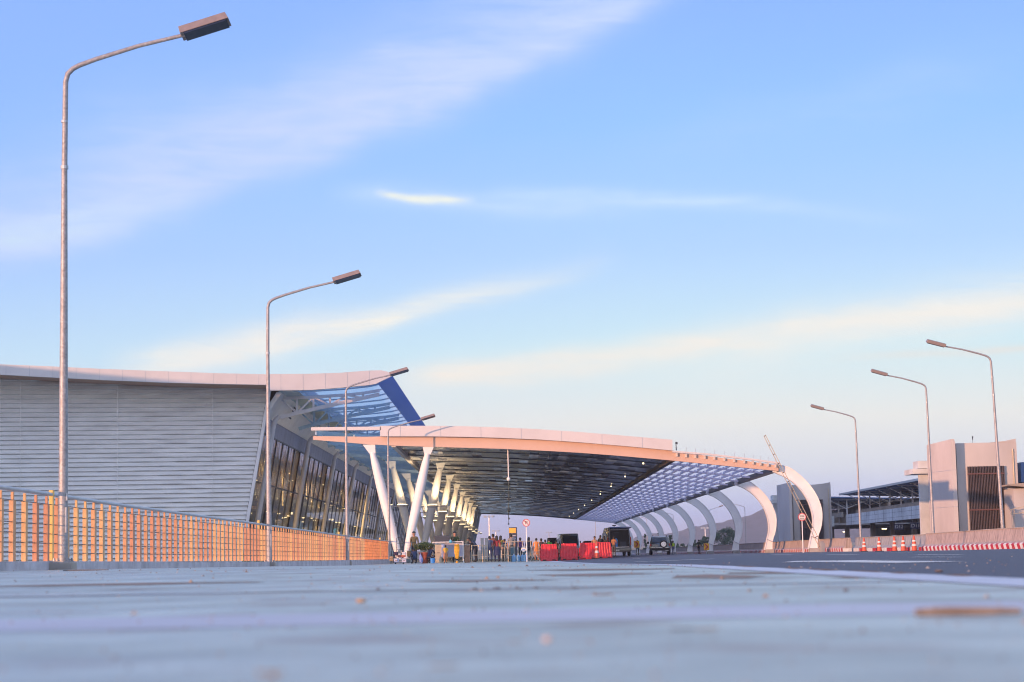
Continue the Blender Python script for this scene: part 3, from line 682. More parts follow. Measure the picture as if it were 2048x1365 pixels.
    for i in range(10):
        Y = CY + .5 + i * SP
        if Y > CBACK: break
        a_ = MB(); sg = gz(19.6, Y) - gz(19.6, CY)
        def rs(ps):
            v = [at(x, y, CY) for x, y in ps]; out_ = []
            for k in range(len(v) - 1):
                p0, p1, p2, p3 = v[max(k - 1, 0)], v[k], v[k + 1], v[min(k + 2, len(v) - 1)]
                for t in (0, .33, .67): out_.append(.5 * ((2 * p1) + (p2 - p0) * t + (2 * p0 - 5 * p1 + 4 * p2 - p3) * t * t + (3 * p1 - p0 - 3 * p2 + p3) * t ** 3))
            out_.append(v[-1]); return [Vector((p.x, Y, p.z + (sg if p.z < 1 else 0))) for p in out_]
        ou, inn = rs(outer), rs(inner); a_.strip(ou, inn, (0, .30, 0)); ar = a_.build('arch', M['white'], K, smooth=True)
        for ps, s in ((ou, 1), (inn, -1)):
            fl = MB()
            for p, q in zip(ps, ps[1:]):
                t = (q - p).normalized(); nn = Vector((-t.z, 0, t.x)) * .022; e0, e1 = Vector((0, -.05, 0)), Vector((0, .35, 0))
                fl.hexa([p - nn + e0, p - nn + e1, p + nn + e1, p + nn + e0, q - nn + e0, q - nn + e1, q + nn + e1, q + nn + e0])
            fl.build('arch_flange', M['white'], ar)
        bx = at(1631, 1100, CY).x; bb = MB(); bb.box((bx, Y + .15, gz(bx, Y) + .11), (.62, .62, .30)); bb.build('arch_footing', M['conc'], ar, bev=.02)
        rg = MB(); q0, q1 = inn[-4], ou[-4]; rg.bar(q0 + Vector((-.02, .15, -.1)), q1 + Vector((.02, .15, -.1)), .46, .05); rg.build('arch_collar', M['steel'], ar)
    # camera housing on the fascia corner
    q = at(1353, 890, CY - .3); cc = MB(); cc.box((q.x, q.y, q.z + .1), (.12, .35, .14)); cc.tube([(q.x - .03, q.y, q.z), (q.x - .03, q.y, q.z - .35)], .03, 8); cc.build('security_camera', M['dark'], K)
    return zb
ZB = canopy()
# pendant balls, one every second bay
for i, (px, py) in enumerate(((1017, 957), (1018, 999.5), (1018, 1021), (1017.7, 1036), (1017.5, 1053))):
    Y = (128.6, 173, 217.5, 262, 306)[i]; x = at(px, py, Y).x; z = 5.15
    p = empty('pendant_ball', (x, Y, z), label=('white ball on a long rod hanging behind the canopy front beam', 'second dark ball in the hanging row below the white ball', 'third dark ball in the hanging row, under the middle ceiling ribs', 'fourth hanging ball, against the sky above the display pylon', 'lowest and farthest hanging ball, just above the display pylon')[i], cat='pendant', group='balls hanging in a row from the canopy ceiling')
    MB().tube([(0, 0, .1), (0, 0, ZB(x) + .1 - z)], .035, 8).build('rod', M['white'], p); b = MB(); b.lathe([(0.001, -.13), (.07, -.11), (.12, -.05), (.13, 0), (.12, .05), (.07, .11), (.001, .13)], 16); b.build('ball', M['white'], p, smooth=True)

# ------------------------------------------------------------ kerb and fence along the left
FX = -7.9
def fence():
    k = MB(); ks = [y for y in YS if 18 <= y <= 133] + [133]
    k.strip([(-7.62, y, gz(-7.3, y) + .145 - .0 * y + max(0, .17 - gz(-7.3, y) - .145) * .9) for y in ks], [(-7.62, y, gz(-7.3, y) - .3) for y in ks], (-.55, 0, 0))
    kb = k.build('kerb', M['kerb'], kind='structure')
    F = empty('railing', (FX, 30, .2), label='long fence of upright terracotta-coloured slats with a steel handrail on the kerb', cat='fence')
    def zt(y): return .235 + (.17 - .235) * min(1, (y - 30) / 60)
    def rz(y): return zt(y) + 1.14 + (.02 if y < 36 else 0)
    y = 24.74; pos = []
    while y < 130: pos.append(y); y += .77
    me = None; rest = MB(); rnd = random.Random(2)
    def post(mb, oy, z0):
        mb.b2((-.036, oy - .075, z0), (.036, oy + .075, z0 + .98)); mb.b2((-.02, oy - .03, z0 + .98), (.02, oy + .03, z0 + 1.115))
    proto = None
    near = [p for p in pos if p >= 30.2][:100]
    for y in pos:
        if y in near:
            if proto is None:
                m = MB(); post(m, 0, 0); proto = m.build('post', M['post'], F); o = proto
            else: o = proto.copy(); C.objects.link(o); o.parent = F
            o.location = (rnd.uniform(-.004, .004), y - 30, zt(y) - .2); o.rotation_euler.z = rnd.uniform(-.05, .05); o['part_note'] = 1; del o['part_note']
        else: post(rest, y - 30, zt(y) - .2)
    rest.build('post', M['post2'], F, kind='stuff')
    ys = [24.5] + list(range(28, 131, 6)) + [132]
    r = MB(); r.tube([(0, y - 30, rz(y) - .2) for y in ys], .034, 12); r.build('handrail', M['steel'], F, smooth=True)
    wr = MB()
    for h in (.16, .32, .48, .64, .80, .985): wr.tube([(-.0 + .078 * 0, y - 30, zt(y) + h - .2) for y in ys], .0085, 5)
    wr.build('wire', M['dark'], F)
    mp = MB()
    for y in (34.35, 62.5, 91.5, 120): mp.box((0.0, y - 30, .66), (.06, .12, 1.2)); mp.lathe([(.001, 1.24), (.05, 1.22), (.05, 1.16), (.001, 1.14)], 10, (0, y - 30, .02))
    mp.build('main_post', mat('main_post_paint', (.80, .52, .16), .5, var=.12), F)
fence()

# ------------------------------------------------------------ street lamps
def lamp_proto():
    L_ = empty('street_lamp')
    prof = [(0, .0), (0, 2), (0, 4.5), (0, 6.6), (0.005, 7.75)]
    b = [at(133.5, 165, 33.2), at(138, 148, 33.2), at(148, 138, 33.2), at(161, 131, 33.2), at(195, 118.5, 33.2), at(280, 92, 33.2), at(372, 70, 33.2)]
    x0 = at(130, 700, 33.2).x
    pts = [(a, 0, z) for a, z in prof[:-1]] + [(p.x - x0, 0, p.z - .22) for p in b]
    rs = [.082, .075, .062, .050, .046, .045, .044, .043, .040, .036, .033]
    MB().tube(pts, rs, 16).build('pole', M['galv'], L_, smooth=True)
    e = Vector(pts[-1]); h = at(467, 40, 33.2) - at(372, 70, 33.2); ang = math.atan2(h.z, h.x)
    hd = MB(); ln = .80
    MX = Matrix.Translation(e) @ Matrix.Rotation(-ang, 4, 'Y') @ Matrix.Rotation(R(-14), 4, 'X')
    def bx(mb, x0_, x1, y0, y1, z0, z1, ty=1): mb.hexa([MX @ Vector(p) for p in ((x0_, y0, z0), (x1, y0, z0), (x1, y1, z0), (x0_, y1, z0), (x0_, y0 * ty, z1), (x1 - .03, y0 * ty, z1), (x1 - .03, y1 * ty, z1), (x0_, y1 * ty, z1))])
    bx(hd, -.06, ln, -.15, .15, -.02, .12, .86); hd.build('lamp_head', M['lamp'], L_, bev=.008)
    ls = MB(); bx(ls, .0, ln - .04, -.135, .135, -.05, -.02); ls.build('lens', M['lens'], L_)
    cl = MB(); cl.tube([(0, 0, 6.62), (0, 0, 6.68)], .066, 14); cl.tube([(0, 0, 7.42), (0, 0, 7.46)], .06, 14); cl.build('band_clamp', M['steel'], L_)
    dr = MB(); dr.box((.058, -.05, .70), (.025, .06, .42)); dr.box((.07, -.045, 1.08), (.02, .05, .12)); dr.build('access_door', M['steel'], L_)
    fl = MB(); fl.box((0, 0, .012), (.30, .30, .024))
    for a in (-1, 1):
        for c in (-1, 1): fl.tube([(a * .12, c * .12, .02), (a * .12, c * .12, .075)], .014, 6); fl.tube([(a * .12, c * .12, .025), (a * .12, c * .12, .05)], .024, 6)
    fl.build('base_plate', M['galv'], L_)
    bs = MB(); bs.box((0, 0, -.12), (.37, .42, .24)); bs.build('footing', M['conc'], L_, bev=.01)
    return L_
def X_(px, Y): return (px - 1024) * Y / FPX
lp = lamp_proto(); first = True
LAMPS = [(131.5, 33.2, 0, 'tall street lamp standing nearest, on the kerb in front of the louvred wall'), (541.5, 63.2, 0, 'street lamp in front of the corner of the louvred wall'),
         (697, 94.2, 0, 'street lamp between the leaning glass front and the first V column'), (780.5, 125.2, 0, 'smallest of the left street lamps, just in front of the first V column')]
for px, Y, rz, lab in LAMPS:
    o = lp if first else copy_tree(lp); first = False
    x = (px - 1024) * Y / FPX; o.scale = (1 if Y < 40 else 1.07, 1, 1 if Y < 90 else .985); o.location = (x, Y, max(gz(-7.3, Y) + .12, .10)); tag(o, lab, 'street lamp', 'street lamps along the left kerb')
for px, Y, lab in ((2003, 87.5, 'tallest of the right street lamps, before the brown slatted screen of the near stair tower'), (1864, 102, 'middle street lamp on the right, rising beside the recessed stair block of the near tower'), (1719, 126, 'third street lamp on the right, between the two stair towers')):
    o = copy_tree(lp); o.location = (X_(px, Y), Y, .16); o.rotation_euler.z = math.pi; o.rotation_euler.y = .022 if Y < 90 else .006; tag(o, lab, 'street lamp', 'street lamps behind the right barrier')
for px, Y, rz, lab in ((1490, 352, math.pi, 'distant street lamp seen between the second and third arches'), (1419, 372, .3, 'distant street lamp seen between the fourth and fifth arches'), (1347, 410, math.pi, 'distant thin lamp post behind the sixth arch'), (1294, 450, math.pi, 'distant thin lamp post left of the parked off-roader'), (1191.3, 430, math.pi, 'distant thin lamp post rising left of the open van')):
    o = copy_tree(lp); o.location = ((px - 1024) * Y / FPX, Y, -.3); o.rotation_euler.z = rz; tag(o, lab, 'street lamp', 'distant street lamps beyond the canopy')
# high floodlight masts far off
def mast(px, ytop, Y, n, col, lab, wd=.5):
    x = (px - 1024) * Y / FPX; z = at(px, ytop, Y).z; o = empty('floodlight_mast', (x, Y, -.3), label=lab, cat='floodlight mast', group='tall floodlight masts on the horizon')
    MB().tube([(0, 0, 0), (0, 0, z)], [wd, wd * .55], 8).build('mast', col, o); h = MB()
    for k in range(n):
        a = 2 * math.pi * k / n; h.bar((0, 0, z - .4), (math.cos(a) * wd * 5, math.sin(a) * wd * 5, z - .4), .2 * wd, .2 * wd); h.box((math.cos(a) * wd * 5, math.sin(a) * wd * 5, z - .5), (wd * 1.8, wd * 1.8, wd * 2))
    h.build('lamp_ring', M['steel'], o)
mast(980, 1030, 900, 8, M['steel'], 'tallest floodlight mast, standing over the crowd at the queue gates', .42)
mast(993, 1060, 1450, 8, M['steel'], 'small floodlight mast right of the tallest one', .45)
mast(1098.5, 1063, 1500, 7, M['conc'], 'small floodlight mast above the dark van behind the red barriers', .4)
mast(1409.7, 1054, 1350, 6, M['white'], 'white floodlight mast seen through the arches beside the round tree', .5)

# ------------------------------------------------------------ barriers on the right
BX = 20.5
def barrier(y0, y1, x, h, m, lab, slant=True, jag=1):
    o = empty('concrete_barrier', (x, y0, gz(x, y0)), label=lab, cat='barrier', group='concrete barriers along the right edge of the road')
    ys = [y0 + (y1 - y0) * k / max(2, int((y1 - y0) / 8)) for k in range(max(2, int((y1 - y0) / 8)) + 1)]
    pr = [(0, -.1), (0, .20), (.16, .34), (.27, h), (.50, h), (.60, .3), (.60, -.1)]
    b = MB(); b.sheet([[(px, y - y0, pz + gz(x, y) - gz(x, y0)) for px, pz in pr] for y in ys])
    for y in (y0, y1): b.add([(px, y - y0, pz + gz(x, y) - gz(x, y0)) for px, pz in pr], [tuple(range(len(pr)))])
    b.build('wall', m, o)
    cp = MB(); cp.strip([(.24, y - y0, h + .03 + gz(x, y) - gz(x, y0)) for y in ys], [(.24, y - y0, h + .001 + gz(x, y) - gz(x, y0)) for y in ys], (.29, 0, 0)); cp.build('coping', M['conc'], o)
    st = MB(); y = y0 + .1; k = 0
    per = .45 if slant else 2.2
    while y < y1 - per and k < 620:
        dz = gz(x, y) - gz(x, y0) ; sl = .22 if slant else 0
        st.add([(-.004, y - y0, dz - .01), (-.004, y - y0 + per, dz - .01), (-.004, y - y0 + per + sl, dz + .198), (-.004, y - y0 + sl, dz + .198)], [(0, 1, 2, 3)], k % 2)
        if slant: st.add([(-.004, y - y0 + sl, dz + .198), (-.004, y - y0 + per + sl, dz + .198), (.05, y - y0 + per + sl, dz + .25), (.05, y - y0 + sl, dz + .25)], [(0, 1, 2, 3)], k % 2)
        y += per; k += 1
    st.add([(0, -.004, 0), (.6, -.004, 0), (.6, -.004, .2), (0, -.004, .2)], [(0, 1, 2, 3)], 1)
    st.build('kerb_stripes', [M['red'], M['wht']], o, fix=False)
barrier(58, 100.2, BX, .85, M['barr'], 'near pinkish barrier with slanted red and white stripes, reaching the right edge of the view')
barrier(100.8, 123.4, BX + .45, .82, M['barr2'], 'grey set-back barrier section behind the row of cones', False)
barrier(124, 400, BX, .82, M['barr'], 'long far barrier running behind the arch feet')

# ------------------------------------------------------------ car park with two stair towers
def frame_tower(Y, lab):
    S = 1.0; o = empty('stair_tower', (0, Y, 0), label=lab, cat='stair tower', group='stair towers of the car park')
    q = lambda px, py: at(px, py, 150.0)
    def X(px): return q(px, 1000).x
    Z = lambda px, py: q(px, py).z
    zt = Z(1960, 886)
    xl, xr_ = X(1903), X(2038)
    w_ = MB()
    xs0, xs1 = X(1938.5), X(2007); zs = Z(1970, 934)
    # front face with a real opening behind the slatted screen
    w_.b2((X(1917), 0, -.4), (xs0, .3, zt)); w_.b2((xs1, 0, -.4), (xr_, .3, zt)); w_.b2((xs0, 0, zs), (xs1, .3, zt)); w_.b2((xr_ - .3, .3, -.4), (xr_, 5.5, zt)); w_.b2((X(1917), 5.2, -.4), (xr_ - .3, 5.5, zt)); w_.b2((X(1917), .3, zt - .3), (xr_ - .3, 5.2, zt - .05))
    w_.build('wall', M['tower'], o)
    # projecting left fin: road-side face and narrow pier
    f = MB(); f.prism([(X(1881.5), 4.2, -.4), (X(1902), 0 - .9, -.4), (X(1910), -.9, -.4), (X(1910.5), 4.2, -.4)], (0, 0, Z(1890, 884) + .4)); f.build('fin_wall', M['tower'], o)
    f = MB(); f.prism([(X(1882), 4.2, Z(1890, 884)), (X(1902), -.9, Z(1890, 884)), (X(1902), -.9, Z(1902, 880))], (.25, 0, 0)); f.prism([(X(1985), -.02, zt), (X(2037), -.02, zt), (X(2037), -.02, zt + .26), (X(2015), -.02, zt + .1)], (0, .3, 0)); f.build('parapet', M['tower'], o)
    for py in (942, 1015): j_ = MB(); j_.prism([(X(1881.5) - .004, 4.2, 0), (X(1902) - .004, -.905, 0), (X(1910) + .004, -.905, 0), (X(1910) + .004, -.88, 0), (X(1902), -.88, 0), (X(1881.5) + .02, 4.2, 0)], (0, 0, .03)); q_ = j_.build('joint_groove', M['steel'], o); q_.location.z = Z(1890, py)
    dp = MB(); dp.tube([(X(2030), -.06, -.3), (X(2030), -.06, zt - .5)], .045, 8)
    for k in range(5): dp.box((X(2030), -.04, .8 + k * 1.6), (.14, .07, .05))
    dp.build('downpipe', M['beige'], o)
    rc = MB(); rc.b2((X(1910.5), .35, -.4), (X(1917.2), .6, zt)); rc.build('recess_wall', M['tower'], o)
    sc = MB(); n = 24
    for k in range(n):
        x = xs0 - .03 + (xs1 - xs0 + .12) * k / (n - 1); sc.box((x, -.14, (zs + Z(1970, 1062)) / 2 + .04 - .3), (.05, .20, zs - Z(1970, 1062) + .6))
    sc.build('slat_screen', M['slat'], o)
    for py in (948, 1020): sr = MB(); sr.box(((xs0 + xs1) / 2, -.26, Z(1970, py)), (xs1 - xs0 + .2, .08, .10)); sr.build('screen_rail', M['rustr'], o)
    MB().b2((xs0 - .2, .9, -.4), (xs1 + .2, 1.0, zs + .2)).build('stair_core', M['darkin'], o)
    # lower stair block set back on the left, with an open landing
    b = MB(); x0, x1 = X(1838), X(1884); y0 = 7.0
    zz = lambda py: at(1850, py, 157).z; xx = lambda px: at(px, 1000, 157).x
    b.b2((xx(1840), y0, -.4), (xx(1858), y0 + .4, zz(950))); b.b2((xx(1826), y0 - .3, zz(948)), (xx(1888), y0 + 3, zz(938))); b.b2((xx(1839), y0, zz(937)), (xx(1860), y0 + 2, zz(922)))
    b.b2((xx(1858), y0 + .1, zz(1025)), (xx(1888), y0 + .5, zz(1003))); b.b2((xx(1858), y0 + 2.2, -.4), (xx(1868), y0 + 2.6, zz(948))); b.b2((xx(1868), y0 + 3.2, -.4), (xx(1890), y0 + 3.4, zz(948)))
    b.build('stair_block', M['precast'], o)
    rl = MB()
    for k in range(9): rl.bar((xx(1864 + k * 2.6), y0 + .02, zz(1002)), (xx(1864 + k * 2.6), y0 + .02, zz(989)), .03, .03)
    for py in (989, 996): rl.bar((xx(1863), y0, zz(py)), (xx(1887), y0, zz(py)), .04, .05)
    rl.build('landing_rail', M['dark'], o)
    d = MB(); d.b2((xx(1867), y0 + .6, zz(1070)), (xx(1884), y0 + .7, zz(1028))); d.b2((xx(1866), y0 + 2.9, zz(990)), (xx(1884), y0 + 3.0, zz(958))); d.build('door', M['darkin'], o)
    an = MB(); an.tube([(X(1957), 1, zt), (X(1957), 1, zt + .32)], .015, 6); an.box((X(1957), 1, zt + .5), (.09, .09, .11)); an.tube([(X(1957), 1, zt + .3), (X(1957), 1, zt + .46)], .04, 6); an.build('roof_beacon', M['dark'], o)
    return o
tw = frame_tower(150, 'near tall stair tower with a brown slatted screen, at the right edge')
t2 = copy_tree(tw); t2.location = (0, 238, 0); tag(t2, 'far stair tower with a brown slatted screen, seen behind the first arch')
def far_tower_wing():
    pass
def deck(y0, y1, lab, signs=True):
    o = empty('car_park_deck', (0, 0, 0), label=lab, cat='car park', group='open decks of the car park')
    x = 39.5; d = y1 - y0
    s = MB(); s.b2((x, y0, 3.05), (x + .25, y1, 4.3)); s.build('parapet', M['precast'], o)
    g_ = MB(); y = y0 + 4
    while y < y1:
        g_.box((x - .004, y, 3.67), (.02, .05, 1.24)); y += 5
    g_.bar((x - .005, y0, 3.9), (x - .005, y1, 3.9), .01, .02); g_.bar((x - .005, y0, 3.4), (x - .005, y1, 3.4), .01, .02); g_.build('panel_joint', M['dark'], o)
    sl = MB(); sl.b2((x + .25, y0, 3.2), (x + 26, y1, 3.45)); sl.build('slab', M['conc'], o)
    up = MB(); up.b2((x + 7, y0, 3.45), (x + 7.3, y1, 5.9)); up.b2((x + 1.2, y0, 4.2), (x + 1.4, y1, 4.8)); up.build('upper_wall', M['tan'], o)
    y = y0 + 6
    while y < y1 - 1: c = MB(); c.b2((x + 2.6, y, -.4), (x + 3.1, y + .7, 3.2)); c.build('pier', M['tan'], o); y += 12
    bw = MB(); bw.b2((x + 13, y0, -.4), (x + 13.3, y1, 3.2)); bw.build('back_wall', M['tan'], o)
    r = MB(); r.hexa([(x - .6, y0, 6.6), (x + 12, y0, 6.1), (x + 12, y1, 6.1), (x - .6, y1, 6.6), (x - .6, y0, 6.75), (x + 12, y0, 6.25), (x + 12, y1, 6.25), (x - .6, y1, 6.75)]); r.build('roof', M['bluemetal'], o)
    rw = MB(); rw.b2((x + 12, y0, 3.45), (x + 12.3, y1, 6.15)); rw.build('rear_wall', M['bluemetal'], o)
    gt = MB(); gt.b2((x - .72, y0, 6.57), (x - .58, y1, 6.79)); gt.build('gutter', M['steel'], o)
    y = y0 + 2
    while y < y1:
        st = MB(); st.bar((x + 2.2, y, 3.6), (x + 2.2, y, 6.45), .15, .15); st.bar((x + 2.2, y, 5.2), (x - .3, y, 6.5), .08, .09); st.bar((x + 2.2, y, 5.3), (x + 5, y, 6.3), .08, .09)
        st.bar((x - .5, y, 6.5), (x + 12, y, 6.0), .08, .10); st.build('roof_post', M['white'], o); y += 6.2
    y = y0 + 9
    while y < y1: lt = MB(); lt.box((x + 3, y, 2.45), (.5, .25, .12)); lt.build('tube_lamp', M['warm'], o); y += 17
deck(168, 236, 'open deck with blue roof and posts between the two stair towers')
deck(246, 292, 'low open deck running left from the far stair tower')
def side_awning():
    o = empty('roof_awning', (0, 0, 0), label='grey sloping awning with a scaffold below, cut by the right edge of the picture', cat='awning')
    a = at(2018, 972, 146); b = at(2100, 965, 146)
    MB().hexa([(a.x, 146, a.z + .02), (b.x, 146, a.z - .3), (b.x, 149.5, a.z - .3), (a.x + .2, 149.5, a.z + .02), (a.x, 146, a.z + .12), (b.x, 146, a.z + .3), (b.x, 149.5, a.z + .3), (a.x + .2, 149.5, a.z + .12)]).build('canopy_slab', M['tan'], o)
    p = MB(); p.b2((a.x + .45, 146.5, -.4), (a.x + 3, 149.4, a.z - .2)); p.build('wall', M['tower'], o)
    q = MB(); zz = at(2030, 1020, 146).z
    for k in range(3): q.tube([(a.x + .0 + k * .11, 146 - .2, -.3), (a.x + .06 + k * .11, 145.8, zz)], .02, 6)
    q.bar((a.x - .1, 145.8, zz), (a.x + 1.2, 145.8, zz + .25), .05, .06); q.bar((a.x - .05, 145.8, zz - .3), (a.x + 1.2, 145.8, zz - .2), .04, .05); q.build('scaffold_pole', M['beige'], o)
    r = at(2041, 925, 151); MB().hexa([(r.x, 151, r.z - 1.5), (r.x + 6, 151, r.z - 1.5), (r.x + 6, 160, r.z - 1.5), (r.x, 160, r.z - 1.5), (r.x, 151, r.z), (r.x + 6, 151, r.z + .2), (r.x + 6, 160, r.z + .2), (r.x, 160, r.z)]).build('blue_roof', M['bluemetal'], o)
side_awning()

# ------------------------------------------------------------ writing
def text_mesh(name, body, size, m, parent, loc, rx=math.pi / 2, rz=0, ext=.004):
    cu = bpy.data.curves.new(name, 'FONT'); cu.body = body; cu.size = size; cu.extrude = ext; cu.align_x = 'CENTER'; cu.align_y = 'CENTER'
    t = bpy.data.objects.new('tmp', cu); C.objects.link(t); bpy.context.view_layer.update()
    me = bpy.data.meshes.new_from_object(t.evaluated_get(bpy.context.evaluated_depsgraph_get())); bpy.data.objects.remove(t); bpy.data.curves.remove(cu)
    me.materials.clear(); me.materials.append(m); o = bpy.data.objects.new(name, me); C.objects.link(o)
    if parent: o.parent = parent
    o.location = loc; o.rotation_euler = (rx, 0, rz); return o
M['ink'] = mat('sign_ink', (.03, .02, .03), .5)
M['signred'] = mat('sign_red', (.55, .03, .05), .4)
M['signblue'] = mat('dark_blue_sign', (.03, .04, .09), .4)
def gd(x, y): return gz(x, y)
def X_(px, Y): return (px - 1024) * Y / FPX

# bay signs D12, D11 hanging in the deck
for s_, px, py, Y in (('D12', 1798, 1054, 204), ('D11', 1831, 1052, 196.5)):
    p = at(px, py, Y); o = empty('bay_sign', p, label=f'dark hanging sign reading {s_} under the car park deck', cat='sign', group='bay signs under the deck')
    MB().box((0, 0, 0), (.96 if s_ == 'D12' else 1.0, .08, .60)).build('sign_board', M['signblue'], o); text_mesh('lettering', s_, .50, M['plate'], o, (0, -.045, 0))
    h = MB(); h.tube([(-.3, 0, .24), (-.3, 0, .75)], .015, 5); h.tube([(.3, 0, .24), (.3, 0, .75)], .015, 5); h.build('hanger', M['steel'], o)
# no-parking sign
def ring(mb, r0, r1, y0, y1, n=28, mi=0):
    for k in range(n):
        a, b = 2 * math.pi * k / n, 2 * math.pi * (k + 1) / n
        q = lambda r, g, y: (r * math.cos(g), y, r * math.sin(g)); mb.hexa([q(r0, a, y0), q(r1, a, y0), q(r1, b, y0), q(r0, b, y0), q(r0, a, y1), q(r1, a, y1), q(r1, b, y1), q(r0, b, y1)], mi)
def disc_sign(px, py, Y, r, lab, ch=None, lines=0, py0=None):
    p = at(px, py, Y); g0 = gd(p.x, Y); o = empty('round_sign', (p.x, Y, g0), label=lab, cat='road sign'); z = p.z - g0
    MB().tube([(0, .03, -.02), (0, .03, z + r * .4)], .03, 10).build('pole', M['white'], o, smooth=True)
    d = MB(); d.tube([(0, -.012, z), (0, .0, z)], r, 28); disc = d.build('sign_face', M['plate'], o)
    rg = MB(); ring(rg, r * .84, r, -.02, -.013); rg.build('red_ring', M['signred'], disc)
    if ch:
        text_mesh('lettering', ch, r * 1.25, M['ink'], disc, (0, -.018, z)); rg.v and None
        sl = MB(); sl.bar((-r * .62, -.022, z + r * .62), (r * .62, -.022, z - r * .62), .006, r * .14); sl.build('red_slash', M['signred'], disc)
    for k in range(lines):
        l = MB(); l.box((0, -.018, z + r * .45 - k * r * .38), (r * 1.1, .008, r * .11)); l.build('text_line', M['ink'], disc)
    for c in disc.children: 
        if c.name.startswith('red_ring'): c.location = (0, 0, z)
    return o
disc_sign(1052.5, 1046, 113, .215, 'round no-parking sign with a letter P on a white pole', ch='P')
disc_sign(1604, 1034.5, 117, .24, 'round white sign with a red rim and text lines, before the first arch', lines=4)
# raised boom barrier leaning across the first arch
def boom():
    b0 = at(1643, 1096, 121); t = at(1529, 871, 121); m = at(1612, 1035, 121)
    o = empty('boom_barrier', (b0.x, 121, gd(b0.x, 121)), label='raised lattice boom barrier leaning left across the first arch', cat='boom barrier'); off = Vector((b0.x, 121, gd(b0.x, 121)))
    p = MB(); p.box((.05, 0, .26), (.30, .32, .55)); p.box((0, -.02, .58), (.24, .26, .14)); p.build('post', M['conc'], o, bev=.01)
    a, b = b0 - off, t - off; d = (b - a).normalized(); n = Vector((-d.z, 0, d.x)); r = MB(); L_ = (b - a).length
    for s in (-1, 1):
        w0, w1 = .11, .055; r.tube([a + n * s * w0 - d * .1, b + n * s * w1], .020, 6)
    r.build('boom_rail', M['beige'], o); rg = MB(); k = .1
    while k < L_: w_ = .11 + (.055 - .11) * k / L_; rg.bar(a + d * k - n * w_, a + d * k + n * w_, .03, .05); k += .62
    rg.build('boom_rung', M['slat'], o)
boom()
# traffic cones
def cone_proto():
    o = empty('traffic_cone')
    b = MB(); b.hexa([(-.19, -.19, 0), (.19, -.19, 0), (.19, .19, 0), (-.19, .19, 0), (-.17, -.17, .035), (.17, -.17, .035), (.17, .17, .035), (-.17, .17, .035)]); b.build('base', M['black'], o, bev=.006)
    pr = [(.145, .03), (.13, .08), (.118, .25), (.098, .38), (.090, .46), (.076, .56), (.062, .62), (.052, .70), (.034, .78), (.001, .785)]
    b = MB(); b.lathe(pr, 20); b.build('body', M['cone'], o, smooth=True)
    for z0, z1, r0, r1 in ((.26, .365, .1195, .1035), (.475, .56, .0905, .0785)):
        s = MB(); s.lathe([(r0, z0), (r1, z1), (r1 - .004, z1), (r0 - .004, z0), (r0, z0)], 20); s.build('reflective_band', M['wht'], o, smooth=True)
    return o
cn = cone_proto(); fc = True
for px, Y, lab in ((1824.5, 99.5, 'rightmost and nearest cone, beside the end of the pinkish barrier'), (1803, 102.4, 'second cone from the right in the row before the grey barrier'), (1785.5, 104.8, 'middle cone of the row before the grey barrier'), (1755, 109, 'second cone from the left in the row before the grey barrier'), (1725, 114, 'leftmost cone of the row, at the foot of the third right lamp'), (1192.5, 119.5, 'lone cone standing against the red water barriers')):
    c = cn if fc else copy_tree(cn); fc = False; x = X_(px, Y); c.location = (x, Y, gd(x, Y)); c.rotation_euler.z = random.uniform(0, 3); tag(c, 'orange cone with white bands, ' + lab if 0 else lab, 'traffic cone', 'orange and white traffic cones')
    if px < 1300: c.scale = (1, 1, 1.35)
# water filled barriers
def wb_proto():
    o = empty('water_barrier'); b = MB(); W = .50; H = .99
    n = 24; rows = []
    pr = [(.21, 0), (.22, .05), (.215, .22), (.15, .34), (.11, .60), (.085, .93), (.05, H), ]
    def yoff(x): return -.028 if (int((x + W) / (2 * W) * 11) % 2) else 0
    xs = [-W + 2 * W * k / 44 for k in range(45)]
    for sgn in (-1, 1):
        g_ = []
        for d, z in pr:
            g_.append([((x * (1.0 if z < .25 else 1 - .10 * (z - .25) / .75)), sgn * (d + (yoff(x) if .1 < z < .95 and abs(x) < W * .93 else 0)), z) for x in xs])
        b.sheet(g_)
    b.add([(-W * .9, -.05, H), (W * .9, -.05, H), (W * .9, .05, H), (-W * .9, .05, H)], [(0, 1, 2, 3)])
    for s in (-1, 1):
        b.add([(s * W * (1.0 if z < .25 else 1 - .10 * (z - .25) / .75), -d, z) for d, z in pr] + [(s * W * (1.0 if z < .25 else 1 - .10 * (z - .25) / .75), d, z) for d, z in reversed(pr)], [tuple(range(14))])
        b.box((s * (W + .02), 0, .45), (.07, .09, .5))
    b.build('shell', M['redpl'], o)
    c = MB(); c.tube([(-.3, 0, H - .01), (-.3, 0, H + .03)], .05, 10); c.build('filler_cap', M['redpl'], o)
    c = MB(); c.box((-.28, -.2205, .055), (.2, .012, .07)); c.box((.28, -.2205, .055), (.2, .012, .07)); c.build('fork_slot', M['black'], o)
    return o
wb = wb_proto(); fc = True
for px, Y, rz, lab in ((1097.5, 118.5, .05, 'leftmost red water barrier, next to the folding frame'), (1137.5, 120, .0, 'second red water barrier from the left, below the silver bus'), (1175, 122.5, .14, 'third red water barrier from the left'), (1206, 125, .38, 'rightmost red water barrier, beside the open van')):
    c = wb if fc else copy_tree(wb); fc = False; x = X_(px, Y); c.location = (x, Y, gd(x, Y)); c.rotation_euler.z = rz; tag(c, lab, 'barrier', 'red plastic water barriers')

